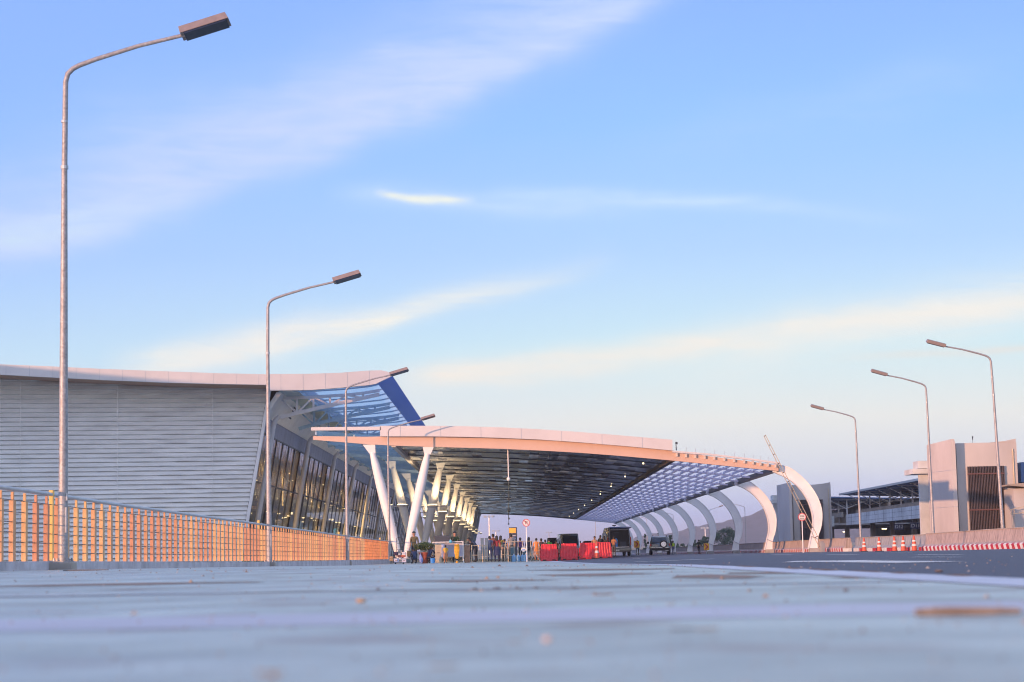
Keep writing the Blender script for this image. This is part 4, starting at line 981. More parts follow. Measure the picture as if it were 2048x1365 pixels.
# ------------------------------------------------------------ vehicles
def shell(mb, prof, W, top_in=.10, belt=.9, y0=0, mi=0):        # side profile (y, z) closed; swept across the width
    n = len(prof); cy = sum(p[0] for p in prof) / n; cz = sum(p[1] for p in prof) / n; zmax = max(p[1] for p in prof)
    st = []
    for f, sc in ((-1, .90), (-.97, .965), (-.88, .992), (0, 1), (.88, .992), (.97, .965), (1, .90)):
        row = []
        for y, z in prof:
            k = max(0, (z - belt) / (zmax - belt)); row.append((f * W / 2 * (1 - top_in * k ** 1.2), cy + (y - cy) * sc, cz + (z - cz) * sc))
        st.append(row)
    k0 = len(mb.v)
    for r in st: mb.v += r
    for i in range(len(st) - 1):
        for j in range(n):
            q = k0 + i * n; mb.f.append((q + j, q + (j + 1) % n, q + n + (j + 1) % n, q + n + j)); mb.m.append(mi)
    mb.f.append(tuple(k0 + j for j in range(n))); mb.m.append(mi); q = k0 + (len(st) - 1) * n; mb.f.append(tuple(q + j for j in range(n))); mb.m.append(mi)
def wheel(o, x, y, r, wd=.2):
    t = MB(); t.tube([(x - wd / 2, y, r), (x - wd * .35, y, r), (x + wd * .35, y, r), (x + wd / 2, y, r)], [r * .94, r, r, r * .94], 22); w_ = t.build('wheel', M['black'], o, smooth=True)
    h = MB(); s = -1 if x < 0 else 1; h.tube([(x + s * wd / 2, y, r), (x + s * (wd / 2 + .015), y, r)], r * .6, 14); h.build('rim', M['chrome'], w_)
def van():
    Y = 154; x = X_(1238, Y); V = empty('passenger_van', (x, Y, gd(x, Y)), rz=.06, label='dark passenger van with its tailgate raised, parked right of the red barriers', cat='van')
    W = 1.88
    pr = [(0, .32), (0, .95), (.04, 1.5), (.16, 2.12), (.5, 2.22), (3.3, 2.22), (4.1, 1.75), (4.7, 1.15), (5.1, 1.0), (5.15, .35)]
    b = MB(); n = len(pr); k0 = 0
    shell(b, pr, W, .12, 1.0)
    me = b.build('body', M['vanb'], V, smooth=True)
    # cargo opening: frame and dark recess with load
    r = MB(); r.b2((-.74, -.03, .70), (.74, .02, 1.98)); r.build('load_opening', M['black'], V, bev=.03)
    fr = MB()
    for a, c in (((-.82, -.05, .66), (-.74, -.05, 2.02)), ((.82, -.05, .66), (.74, -.05, 2.02)), ((-.76, -.05, 2.03), (.76, -.05, 2.03))): fr.bar(a, c, .07, .09)
    fr.build('door_frame', M['vanb'], V)
    l = MB(); l.box((-.25, -.08, 1.0), (.22, .10, .56)); l.box((-.25, -.08, 1.32), (.12, .08, .12)); l.build('blue_load', M['blue'], V)
    for c_, d_ in (((-.22, -.06, 1.80), (.36, .04, .05)), ((.3, -.06, .9), (.45, .05, .4)), ((-.55, -.06, .85), (.25, .05, .3))): l = MB(); l.box(c_, d_); l.build('cargo', M['dark'], V)
    sl = MB(); sl.box((0, -.06, .69), (1.5, .10, .035)); sl.build('sill_plate', M['chrome'], V)
    tg = MB(); tg.hexa([(-.86, -1.15, 2.16), (.86, -1.15, 2.16), (.82, .02, 2.08), (-.82, .02, 2.08), (-.84, -1.15, 2.24), (.84, -1.15, 2.24), (.8, .02, 2.22), (-.8, .02, 2.22)]); tg.build('tailgate', M['roofblue'], V, bev=.03)
    gl = MB(); gl.hexa([(-.66, -1.0, 2.152), (.66, -1.0, 2.152), (.62, -.4, 2.108), (-.62, -.4, 2.108), (-.66, -1.0, 2.16), (.66, -1.0, 2.16), (.62, -.4, 2.12), (-.62, -.4, 2.12)]); gl.build('rear_glass', M['carglass'], V)
    bp = MB(); bp.box((0, -.08, .50), (1.84, .22, .24)); bp.build('bumper', M['suvb'], V, bev=.05)
    pl = MB(); pl.box((-.2, -.20, .44), (.34, .012, .10)); pl.build('number_plate', M['plate'], V)
    for s in (-1, 1): t = MB(); t.box((s * .885, -.01, 1.15), (.09, .07, .62)); t.build('tail_light', M['tail'], V, bev=.015)
    for s in (-1, 1):
        g_ = MB(); g_.box((s * .905, 2.2, 1.55), (.02, 3.0, .5)); g_.build('side_window', M['carglass'], V)
        m_ = MB(); m_.box((s * 1.08, 3.9, 1.35), (.2, .1, .28)); m_.build('mirror', M['vanb'], V, bev=.03)
        wheel(V, s * .83, .85, .34); wheel(V, s * .83, 4.1, .34)
    rr = MB(); rr.box((-.30, .6, 2.36), (.26, .22, .07)); rr.tube([(-.30, .6, 2.2), (-.30, .6, 2.35)], .03, 6); rr.build('roof_beacon', M['black'], V)
van()
def suv():
    Y = 180; x = X_(1319, Y); V = empty('off_road_car', (x, Y, gd(x, Y)), rz=-.05, label='grey-green off-roader with a spare wheel on its rear door, under the arches', cat='car'); W = 1.86
    pr = [(0, .42), (-.02, .85), (.06, 1.08), (.30, 1.58), (.6, 1.68), (2.4, 1.68), (3.1, 1.15), (4.1, 1.02), (4.35, .8), (4.35, .42)]
    b = MB(); shell(b, pr, W, .20, .98); b.build('body', M['suvb'], V, smooth=True)
    g_ = MB(); g_.hexa([(-.66, .055, 1.12), (.66, .055, 1.12), (.56, .26, 1.55), (-.56, .26, 1.55), (-.66, .02, 1.12), (.66, .02, 1.12), (.56, .225, 1.55), (-.56, .225, 1.55)]); g_.build('rear_window', M['carglass'], V)
    s_ = MB(); s_.tube([(.32, -.03, .95), (.32, -.08, .95), (.32, -.24, .95)], [.30, .355, .33], 26); sp = s_.build('spare_wheel', M['black'], V, smooth=True)
    c = MB(); c.tube([(.32, -.245, .95), (.32, -.26, .95)], .23, 22); c.build('wheel_cover', M['chrome'], sp)
    b = MB(); b.box((0, -.10, .50), (1.80, .26, .24)); b.build('bumper', M['black'], V, bev=.05); b = MB(); b.box((0, -.13, .64), (1.6, .20, .03)); b.build('bumper_strip', M['chrome'], V)
    b = MB(); b.box((-.45, -.045, .84), (.5, .02, .22)); b.build('number_plate', M['suvb'], V)
    for s in (-1, 1):
        t = MB(); t.box((s * .84, -.01, .90), (.12, .06, .24)); t.build('tail_light', M['tail'], V, bev=.01); t = MB(); t.box((s * .60, -.24, .36), (.28, .03, .07)); t.build('reflector', M['plate'], V)
        m_ = MB(); m_.box((s * 1.03, 2.7, 1.12), (.2, .1, .2)); m_.build('mirror', M['black'], V, bev=.03); q = MB(); q.bar((s * .62, .5, 1.74), (s * .62, 2.2, 1.74), .04, .04); q.build('roof_rail', M['black'], V)
        wheel(V, s * .80, .75, .36, .24); wheel(V, s * .80, 3.4, .36, .24)
suv()
def boxy(name, px, Y, W, H, L_, m, lab, cat, front=True, rz=0, low=.4, slope=.25):
    x = X_(px, Y); V = empty(name, (x, Y, gd(x, Y) if Y < 400 else -.1), rz=rz, label=lab, cat=cat)
    pr = [(0, low), (-.02, H * .45), (slope, H * .93), (slope + .25, H), (L_ - .3, H), (L_, H * .9), (L_, low)]
    b = MB(); shell(b, pr, W, .08, H * .5); b.build('body', m, V, smooth=True)
    t = lambda z: -.03 + slope * (z - H * .45) / (H * .48)
    g_ = MB(); z0, z1 = H * .50, H * .90; g_.hexa([(-W * .42, t(z0), z0), (W * .42, t(z0), z0), (W * .39, t(z1), z1), (-W * .39, t(z1), z1), (-W * .42, t(z0) - .04, z0), (W * .42, t(z0) - .04, z0), (W * .39, t(z1) - .04, z1), (-W * .39, t(z1) - .04, z1)])
    g_.build('windscreen' if front else 'rear_window', M['carglass'], V)
    b = MB(); b.box((0, -.06, low + .1), (W * .96, .14, .24)); b.build('bumper', m, V, bev=.03)
    for s in (-1, 1):
        l = MB(); l.box((s * W * .38, -.05, H * .34), (.24, .06, .14)); l.build('headlight' if front else 'tail_light', M['head'] if front else M['tail'], V, bev=.01)
        g_ = MB(); g_.box((s * (W / 2 - .035), L_ / 2, H * .68), (.03, L_ * .75, H * .26)); g_.build('side_window', M['carglass'], V)
        q = MB(); q.box((s * (W / 2 + .14), .5, H * .62), (.12, .1, .3)); q.build('mirror', M['black'], V, bev=.02)
        for y in (.9, L_ - .9): wheel(V, s * (W / 2 - .14), y, .38)
    l = MB(); l.box((0, -.05, H * .27), (.5, .02, .13)); l.build('number_plate', M['plate'], V); return V
boxy('minibus', 1141, 226, 2.06, 2.62, 6.2, M['busb'], 'silver minibus facing the camera behind the red barriers', 'bus', rz=.08)
boxy('dark_van', 1109, 242, 1.85, 2.35, 5.0, M['vanb'], 'dark boxy van left of the silver minibus', 'van', False)
boxy('dark_car', 1184, 208, 1.8, 1.62, 4.4, M['vanb'], 'low dark car behind the red barriers, left of the open van', 'car', False, low=.3, slope=.5)
def parked(px, Y, m, lab, rz, zoff=0, X=None):
    V = empty('parked_car', (X if X else X_(px, Y), Y, zoff), rz=rz, label=lab, cat='car', group='cars in the car park')
    pr = [(0, .35), (0, .8), (.25, .95), (.9, 1.38), (2.4, 1.42), (3.2, 1.0), (4.2, .85), (4.3, .35)]
    b = MB(); shell(b, pr, 1.75, .22, .9); b.build('body', m, V, smooth=True)
    for s in (-1, 1):
        g_ = MB(); g_.hexa([(s * .86, .75, .98), (s * .86, 2.95, .98), (s * .72, 2.3, 1.34), (s * .72, 1.05, 1.34), (s * .83, .75, .98), (s * .83, 2.95, .98), (s * .69, 2.3, 1.34), (s * .69, 1.05, 1.34)]); g_.build('side_window', M['carglass'], V)
        for y in (.8, 3.5): wheel(V, s * .78, y, .32)
    g_ = MB(); g_.hexa([(-.68, 3.14, 1.0), (.68, 3.14, 1.0), (.6, 2.46, 1.38), (-.6, 2.46, 1.38), (-.68, 3.18, 1.02), (.68, 3.18, 1.02), (.6, 2.5, 1.40), (-.6, 2.5, 1.40)]); g_.build('windscreen', M['carglass'], V)
parked(1834, 189, M['busb'], 'silver car roof showing over the barrier under the D11 sign', 1.45)
parked(1796, 196, M['vanb'], 'dark car under the D12 sign', 1.6)

# ------------------------------------------------------------ chevron signs, guard post things
def chevron(px, py, Y, lab):
    p = at(px, py, Y); g0 = gd(p.x, Y); o = empty('chevron_sign', (p.x, Y, g0), label=lab, cat='road sign', group='yellow chevron signs'); z = p.z - g0
    MB().box((0, 0, z), (.50, .03, .62)).build('sign_board', M['yellow'], o); MB().tube([(0, .04, 0), (0, .04, z + .2)], .03, 8).build('pole', M['steel'], o)
    c = MB(); c.bar((-.12, -.025, z + .24), (.12, -.025, z), .012, .10); c.bar((.12, -.025, z), (-.12, -.025, z - .24), .012, .10); c.build('chevron', M['signred'], o)
chevron(1273.5, 1089, 185, 'yellow chevron sign between the van and the off-roader')
chevron(1413, 1094, 185, 'yellow chevron sign at the foot of the white floodlight mast')

# ------------------------------------------------------------ people
SK = [mat('skin_tan', (.42, .22, .15), .55), mat('skin_brown', (.26, .14, .09), .55)]
HAIR = mat('black_hair', (.012, .010, .010), .5)
CL = {}
def cloth(c):
    if c not in CL: CL[c] = mat('cloth', c, .85, var=.2, scale=9)
    return CL[c]
def person(px, ytop, Y, shirt, trous, lab, face=0, pose='stand', hair='short', skin=0, H=None, X=None, vest=None, skirt=False, group=None, sc=1.0):
    x = X_(px, Y) if X is None else X; g0 = gd(x, Y)
    if H is None: H = at(px, ytop, Y).z - g0
    lift = 0
    P0 = {'pelvis': (0, 0, .93), 'waist': (0, .01, 1.08), 'chest': (0, 0, 1.30), 'neck': (0, .005, 1.46), 'head': (0, .015, 1.53), 'headm': (0, .025, 1.61), 'top': (0, .005, 1.675),
         'nose': (0, .125, 1.585), 'earL': (-.088, .01, 1.60), 'earR': (.088, .01, 1.60)}
    for s, S in ((-1, 'L'), (1, 'R')):
        P0['hip' + S] = (s * .095, 0, .88); P0['knee' + S] = (s * .105, .03, .48); P0['ank' + S] = (s * .11, -.01, .085); P0['toe' + S] = (s * .13, .15, .035)
        P0['sho' + S] = (s * .185, -.01, 1.405); P0['elb' + S] = (s * .235, -.03, 1.12); P0['wri' + S] = (s * .24, .05, .88); P0['han' + S] = (s * .24, .075, .80)
    if pose == 'phone': P0['elbR'] = (.22, .08, 1.15); P0['wriR'] = (.13, .26, 1.30); P0['hanR'] = (.11, .27, 1.38)
    if pose == 'carry':
        for s, S in ((-1, 'L'), (1, 'R')): P0['elb' + S] = (s * .22, .05, 1.13); P0['wri' + S] = (s * .12, .28, 1.10); P0['han' + S] = (s * .08, .35, 1.10)
    if pose == 'hips':
        for s, S in ((-1, 'L'), (1, 'R')): P0['elb' + S] = (s * .36, -.08, 1.14); P0['wri' + S] = (s * .19, .02, .98); P0['han' + S] = (s * .15, .07, .96)
    if pose == 'walk': P0['kneeL'] = (-.1, .18, .50); P0['ankL'] = (-.1, .16, .09); P0['toeL'] = (-.12, .32, .05); P0['ankR'] = (.1, -.28, .12); P0['toeR'] = (.11, -.16, .03); P0['kneeR'] = (.1, -.08, .48); P0['wriL'] = (-.25, -.12, .90); P0['hanL'] = (-.25, -.12, .82); P0['wriR'] = (.25, .16, .92); P0['hanR'] = (.25, .2, .85)
    if pose == 'crouch':
        P0.update({'pelvis': (0, -.12, .42), 'waist': (0, -.10, .58), 'chest': (0, .06, .80), 'neck': (0, .14, .93), 'head': (0, .17, .99), 'headm': (0, .19, 1.07), 'top': (0, .18, 1.135), 'nose': (0, .29, 1.04), 'earL': (-.088, .18, 1.06), 'earR': (.088, .18, 1.06)})
        for s, S in ((-1, 'L'), (1, 'R')): P0['hip' + S] = (s * .11, -.10, .38); P0['knee' + S] = (s * .17, .30, .50); P0['ank' + S] = (s * .13, .02, .085); P0['toe' + S] = (s * .15, .18, .035); P0['sho' + S] = (s * .18, .07, .88); P0['elb' + S] = (s * .24, .26, .66); P0['wri' + S] = (s * .14, .42, .55); P0['han' + S] = (s * .12, .46, .50)
    if pose == 'bend':
        P0.update({'waist': (0, .06, 1.06), 'chest': (0, .24, 1.20), 'neck': (0, .38, 1.28), 'head': (0, .43, 1.32), 'headm': (0, .48, 1.38), 'top': (0, .50, 1.445), 'nose': (0, .55, 1.34), 'earL': (-.088, .47, 1.37), 'earR': (.088, .47, 1.37)})
        for s, S in ((-1, 'L'), (1, 'R')): P0['sho' + S] = (s * .18, .30, 1.27); P0['elb' + S] = (s * .22, .40, 1.0); P0['wri' + S] = (s * .16, .52, .82); P0['han' + S] = (s * .15, .56, .75)
    top = P0['top'][2] + .03 if pose != 'stand' else 1.705
    k = H / top * (1 if pose not in ('crouch',) else 1)
    Rr = {'pelvis': (.155, .115), 'waist': (.135, .10), 'chest': (.165, .115), 'neck': (.055, .055), 'head': (.07, .08), 'headm': (.083, .098), 'top': (.06, .07), 'nose': (.014, .014), 'earL': (.014, .02), 'earR': (.014, .02),
          'hip': (.095, .095), 'knee': (.062, .062), 'ank': (.042, .042), 'toe': (.042, .03), 'sho': (.062, .062), 'elb': (.045, .045), 'wri': (.032, .03), 'han': (.042, .022)}
    names = list(P0); idx = {n_: i for i, n_ in enumerate(names)}
    E = [('pelvis', 'waist'), ('waist', 'chest'), ('chest', 'neck'), ('neck', 'head'), ('head', 'headm'), ('headm', 'top'), ('headm', 'nose'), ('headm', 'earL'), ('headm', 'earR')]
    for S in 'LR': E += [('pelvis', 'hip' + S), ('hip' + S, 'knee' + S), ('knee' + S, 'ank' + S), ('ank' + S, 'toe' + S), ('chest', 'sho' + S), ('sho' + S, 'elb' + S), ('elb' + S, 'wri' + S), ('wri' + S, 'han' + S)]
    vs = [Vector(P0[n_]) * k for n_ in names]; es = [(idx[a], idx[b]) for a, b in E]
    me = bpy.data.meshes.new('sk'); me.from_pydata(vs, es, []); ob = bpy.data.objects.new('sk', me); C.objects.link(ob)
    md = ob.modifiers.new('skin', 'SKIN'); md.use_smooth_shade = True; sb = ob.modifiers.new('ss', 'SUBSURF'); sb.levels = 1; sb.render_levels = 1
    for i, n_ in enumerate(names):
        r = Rr.get(n_) or Rr[n_[:-1]]; me.skin_vertices[0].data[i].radius = (r[0] * k, r[1] * k)
    me.skin_vertices[0].data[0].use_root = True
    bpy.context.view_layer.update(); ev = bpy.data.meshes.new_from_object(ob.evaluated_get(bpy.context.evaluated_depsgraph_get())); bpy.data.objects.remove(ob)
    # colour regions by nearest bone
    bones = []
    for a, b in E:
        key = 'skin' if a in ('neck', 'head', 'headm') or a.startswith('wri') else 'shoe' if a.startswith('ank') else 'tr' if a.startswith(('hip', 'knee')) or b.startswith('hip') else 'fore' if a.startswith('elb') else 'sh'
        bones.append((vs[idx[a]], vs[idx[b]], key))
    mats = [SK[skin], cloth(shirt), cloth(trous), M['black'], HAIR]
    ev.materials.clear(); [ev.materials.append(m_) for m_ in mats]
    hm, tp = vs[idx['headm']], vs[idx['top']]
    longs = pose in ('crouch',) or trous == shirt
    for p in ev.polygons:
        c = p.center; best = None
        for a, b, key in bones:
            ab = b - a; t = max(0, min(1, (c - a).dot(ab) / ab.length_squared)); d = (c - a - ab * t).length
            if best is None or d < best[0]: best = (d, key)
        key = best[1]; mi = {'skin': 0, 'shoe': 3, 'tr': 2, 'fore': 1 if longs else 0, 'sh': 1}[key]
        if key == 'skin' and c.z > hm.z - .10 * k and (c.z > hm.z + .045 * k or c.y < hm.y - .01 * k) and (c - hm).length < .2 * k: mi = 4
        p.material_index = mi
    # fingers and thumbs, grown onto the same mesh
    fm = MB()
    for s, S in ((-1, 'L'), (1, 'R')):
        hnd, wr = vs[idx['han' + S]], vs[idx['wri' + S]]; d = (hnd - wr).normalized(); sd = d.cross(Vector((s, 0, 0))).normalized() if abs(d.x) < .9 else Vector((0, 1, 0)); cu = Vector((-s, 0, 0)) * .3
        for j, ln in enumerate((.072, .082, .077, .060)):
            a = hnd + sd * (j - 1.5) * .019 * k + d * .012; b = a + d * ln * .55 * k; c = b + (d + cu).normalized() * ln * .5 * k; fm.tube([a, b, c], [.010 * k, .009 * k, .007 * k], 5)
        a = wr.lerp(hnd, .45) + sd * -.02 * k; b = a - sd * .03 * k + d * .02 * k; fm.tube([a, b, b + d * .035 * k], [.012 * k, .010 * k, .008 * k], 5)
    bm = bmesh.new(); bm.from_mesh(ev); vv = [bm.verts.new(v) for v in fm.v]
    for f in fm.f:
        try: bm.faces.new([vv[i] for i in f]).material_index = 0
        except ValueError: pass
    bm.to_mesh(ev); bm.free(); ev.shade_smooth()
    o = empty('person', (x, Y, g0 + lift), rz=face, label=lab, cat='person', group=group)
    bo = bpy.data.objects.new('body', ev); C.objects.link(bo); bo.parent = o
    h = MB(); n = 10
    rows = []
    for i in range(5):
        ph = math.pi * .5 * i / 4; rows.append([(hm.x + .098 * k * math.sin(ph) * math.cos(2 * math.pi * j / n), hm.y - .015 * k + .112 * k * math.sin(ph) * math.sin(2 * math.pi * j / n), hm.z + .012 * k + .105 * k * math.cos(ph)) for j in range(n + 1)])
    h.sheet(rows)
    if hair == 'long': h.lathe([(.04 * k, .05 * k), (.088 * k, 0), (.098 * k, -.12 * k), (.09 * k, -.24 * k), (.03 * k, -.30 * k)], 12, (hm.x, hm.y - .055 * k, hm.z))
    h.build('hair', HAIR if hair != 'cap' else cloth((.08, .1, .16)), o, smooth=True)
    if skirt:
        z0, z1 = vs[idx['pelvis']].z + .08 * k, .42 * k; q = MB(); q.lathe([(.15 * k, z0), (.19 * k, z0 - .15 * k), (.24 * k, z1), (.22 * k, z1), (.14 * k, z0 - .1)], 16); q.build('skirt', cloth(trous), o, smooth=True)
    if vest:
        q = MB(); a, b = vs[idx['waist']], vs[idx['chest']]; q.lathe([(.150 * k, 0), (.165 * k, .12 * k), (.185 * k, .28 * k), (.14 * k, .40 * k), (.13 * k, .40 * k), (.15 * k, 0)], 16, (0, 0, a.z - .06 * k)); q.build('vest', cloth(vest), o, smooth=True)
    return o
CROWD = 'people waiting by the queue gates'
NV, BK, GR = (.03, .05, .10), (.02, .022, .03), (.14, .14, .14)
person(830, 1063.5, 114, (.10, .09, .05), BK, 'person with a flushed face behind the potted plant', math.pi - .5, skin=0)
person(911, 1063.5, 114, (.06, .08, .03), BK, 'man in a dark green top holding a phone behind the counter', math.pi + .1, 'phone')
person(892, 1087, 110, (.75, .45, .05), (.45, .20, .10), 'small child in a yellow dress in front of the counter', .2, skirt=True, H=.98, skin=0)
person(830, 1097, 110.5, (.03, .05, .12), (.02, .03, .06), 'person in a navy coat crouching left of the plant pot', .3, 'crouch', H=.84)
person(861, 1093, 111.5, (.03, .04, .09), (.05, .04, .05), 'person in dark clothes crouching over the blue bucket', -.6, 'crouch', H=.96)
person(942, 1078.5, 121, BK, BK, 'person in black just right of the brick pillar', .4, group=CROWD)
person(953, 1080, 124, NV, BK, 'person in navy bent forward left of the grey boards', 1.2, 'bend', group=CROWD, H=1.5)
person(980, 1073, 122, (.05, .09, .19), (.03, .05, .12), 'man in a blue shirt left of the red-haired woman', .1, group=CROWD)
person(987, 1068.5, 127, (.16, .07, .05), BK, 'tallest head in the crowd, below the small floodlight mast', -.2, group=CROWD)
person(994, 1072, 120, (.30, .04, .05), (.04, .05, .12), 'woman in a red top and navy skirt seen from behind', .1, hair='long', skirt=True, group=CROWD)
person(1002, 1072, 123, (.28, .24, .06), BK, 'person in a mustard jacket at the right of the crowd', -.4, hair='long', group=CROWD)
person(1010, 1078.5, 121.5, NV, BK, 'person in navy at the right end of the crowd', .8, group=CROWD)
person(1023, 1068, 118, (.26, .25, .25), BK, 'person in a grey shirt standing before the display pylon', .3, group=CROWD)
person(1041, 1086, 124, (.12, .05, .18), BK, 'shorter person in purple left of the no-parking pole', .2, H=1.45)
person(1058, 1086, 122, (.05, .04, .05), BK, 'shorter person in black right of the no-parking pole', -.3, hair='long', H=1.45)
person(1073, 1077, 120, (.72, .24, .06), (.66, .22, .06), 'person in an orange robe left of the red barriers', .1, hair='short', skirt=True, skin=1)
person(1083, 1077.5, 128, (.10, .06, .05), BK, 'person in brown behind the leftmost red barrier', .6, skin=1)
person(1090.5, 1080, 131, (.08, .05, .05), BK, 'person in dark red behind the leftmost red barrier', -.9, skin=1)
person(1098.5, 1078, 133, (.05, .22, .05), BK, 'person in a green jacket behind the leftmost red barrier', .2)
person(1113, 1081, 140, (.14, .08, .05), BK, 'person in brown between the dark van and the minibus', .4, skin=1)
person(1189, 1073, 141, (.45, .28, .20), GR, 'person in a pale pink shirt behind the third red barrier', math.pi, skin=1)
person(1201, 1071, 144, (.03, .04, .05), BK, 'person in black with raised arms beside the van', .2, 'phone')
person(1208, 1073, 146, (.05, .05, .05), BK, 'second person in black close to the van', -.7, hair='long')
person(1227, 1073, 150.5, (.40, .20, .12), (.08, .08, .10), 'person in a rust shirt loading the open van', -.5, 'carry', skin=1)
person(1345, 1082, 176, (.04, .06, .05), (.10, .12, .20), 'guard in a lime vest right of the off-roader', .5, vest=(.45, .65, .05))
person(1396, 1080, 170, (.03, .04, .03), BK, 'guard in black with a lime belt between the third and fourth arches', -.6, vest=None)
person(1274, 1081, 190, (.05, .10, .30), BK, 'person in blue behind the yellow chevron sign', .2)

# ------------------------------------------------------------ market-like clutter at the kerb end
def counter():
    Y = 112; x0, x1 = X_(866, Y), X_(928, Y); xm = (x0 + x1) / 2; g0 = gd(xm, Y); W = x1 - x0
    o = empty('service_counter', (xm, Y, g0), label='white-framed open counter hung with goods, left of the brick pillar', cat='counter')
    t = MB(); t.box((0, .25, 1.17), (W, .62, .045)); t.build('counter_top', M['white'], o, bev=.006)
    for sx in (-1, 1):
        for sy in (-.04, .52): l = MB(); l.box((sx * (W / 2 - .03), sy, .575), (.045, .045, 1.15)); l.build('leg', M['white'], o)
    s = MB(); s.box((0, .25, .36), (W - .1, .5, .03)); s.build('shelf', M['steel'], o)
    b = MB(); b.box((.1, .50, .72), (W - .35, .02, .78)); b.build('back_panel', M['lilac'], o)
counter()
def thing_box(name, px, pyc, Y, wpx, hpx, d, m, lab, cat, group=None, extra=None, bev=.012):
    p = at(px, pyc, Y); W, H = wpx * Y / FPX, hpx * Y / FPX; g0 = p.z - H / 2
    o = empty(name, (p.x, Y, g0), label=lab, cat=cat, group=group); b = MB(); b.box((0, 0, H / 2), (W, d, H)); b.build('body', m, o, bev=bev)
    if extra: extra(o, W, H, d)
    return o
def lid(o, W, H, d):
    MB().box((0, 0, H + .012), (W * 1.06, d * 1.06, .024)).build('lid', M['steel'], o)
    MB().box((0, -d / 2 - .008, H * .55), (W * .5, .012, .02)).build('handle', M['dark'], o)
thing_box('cabinet', 877, 1107, 111.6, 12, 37, .4, M['beige'], 'beige cabinet under the left half of the counter', 'cabinet', extra=lid)
thing_box('cool_box', 886, 1102, 111.4, 6, 26, .3, M['lilac'], 'pale lilac tall box leaning beside the beige cabinet', 'box', extra=lid)
thing_box('display_board', 884, 1078, 113.2, 31, 12.5, .05, M['dark'], 'dark tilted board standing on the left of the counter', 'board', extra=lambda o, W, H, d: [MB().box((s * W * .42, .03, -.06), (.03, .03, .14)).build('foot', M['steel'], o) for s in (-1, 1)])
thing_box('brick_pillar', 934.5, 1109, 113, 11, 36, .33, M['brick'], 'short brick pillar right of the counter', 'pillar', extra=lambda o, W, H, d: MB().box((0, 0, H + .02), (W * 1.1, d * 1.1, .05)).build('cap_stone', M['conc'], o))
# hanging yellow cloth and round goods
def sack():
    p = at(913.5, 1089, 111.5); o = empty('yellow_raincoat', (p.x, 111.5, p.z - .82), label='long yellow-orange raincoat hanging from the counter', cat='raincoat')
    b = MB(); rows = []
    for i in range(9):
        t = i / 8; w_ = .125 + .02 * math.sin(t * 5) - .03 * (t > .9); z = .82 - t * .80; rows.append([(w_ * math.cos(a) * (1 + .08 * math.sin(a * 5 + i)), .05 * math.sin(a) * (1 + .2 * math.sin(a * 4 + i * .6)), z) for a in [2 * math.pi * j / 18 for j in range(19)]])
    b.sheet(rows); b.build('cloth', M['cloth_y'], o, smooth=True); MB().tube([(0, 0, .81), (0, 0, .9)], .012, 6).build('hook', M['steel'], o)
sack()
def ball(px, py, Y, r, m, name, lab, cat):
    p = at(px, py, Y); o = empty(name, (p.x, Y, p.z - r), label=lab, cat=cat); b = MB(); b.lathe([(.001, 0)] + [(r * math.sin(a), r - r * math.cos(a)) for a in [math.pi * i / 10 for i in range(1, 10)]] + [(.001, 2 * r)], 16); b.build('skin', m, o, smooth=True)
    MB().tube([(0, 0, 2 * r - .005), (0, 0, 2 * r + .03)], .02, 8).build('cap', M['white'], o)
ball(901, 1083.5, 111.8, .085, mat('cyan_plastic', (.10, .50, .72), .3), 'cyan_helmet', 'small cyan round helmet on the counter', 'helmet')
ball(914, 1125, 111, .07, M['cloth_y'], 'orange_melon', 'orange round melon on the ground below the hanging raincoat', 'fruit')
def bucket(px, Y, r, h, m, lab):
    x = X_(px, Y); o = empty('bucket', (x, Y, gd(x, Y)), label=lab, cat='bucket'); b = MB(); b.lathe([(.001, .01), (r * .82, .01), (r, h), (r * .95, h), (r * .78, .03), (.001, .03)], 18); b.build('pail', m, o, smooth=True)
    h_ = MB(); h_.tube([(r * math.cos(a), 0, h + .6 * r * math.sin(a)) for a in [math.pi * i / 8 for i in range(9)]], .006, 5); h_.build('handle', M['steel'], o)
bucket(866, 110.2, .13, .29, M['blue'], 'bright blue bucket at the left foot of the counter')
# crates and bags at the far left
for px, wd, lab in ((793, 10, 'white crate, left of a pair below the tall trolley frame'), (808.5, 8, 'white crate, right of a pair below the tall trolley frame')):
    thing_box('white_crate', px, 1121.5, 110.5, wd, 7.5, .3, M['lilac'], lab, 'crate', 'white crates at the kerb end', extra=lid)
def trolley(px, Y, lab, h=1.42):
    x = X_(px, Y); o = empty('luggage_trolley', (x, Y, gd(x, Y)), label=lab, cat='trolley')
    f = MB()
    for s in (-1, 1): f.tube([(s * .17, 0, .1), (s * .15, .02, h), (s * .08, .02, h + .05)], .016, 8)
    f.tube([(-.08, .02, h + .05), (.08, .02, h + .05)], .016, 8)
    for z in (.45, .8, 1.15): f.tube([(-.165, .01, z), (.165, .01, z)], .010, 6)
    f.build('frame', M['dark'], o); b = MB(); b.box((0, -.25, .14), (.5, .65, .04)); b.build('platform', M['steel'], o)
    for s in (-1, 1):
        for y in (-.5, .02): w_ = MB(); w_.tube([(s * .22 - .02, y, .06), (s * .22 + .02, y, .06)], .06, 12); w_.build('wheel', M['black'], o)
    return o
trolley(800.5, 112, 'tall dark-framed trolley standing in front of the first V column')
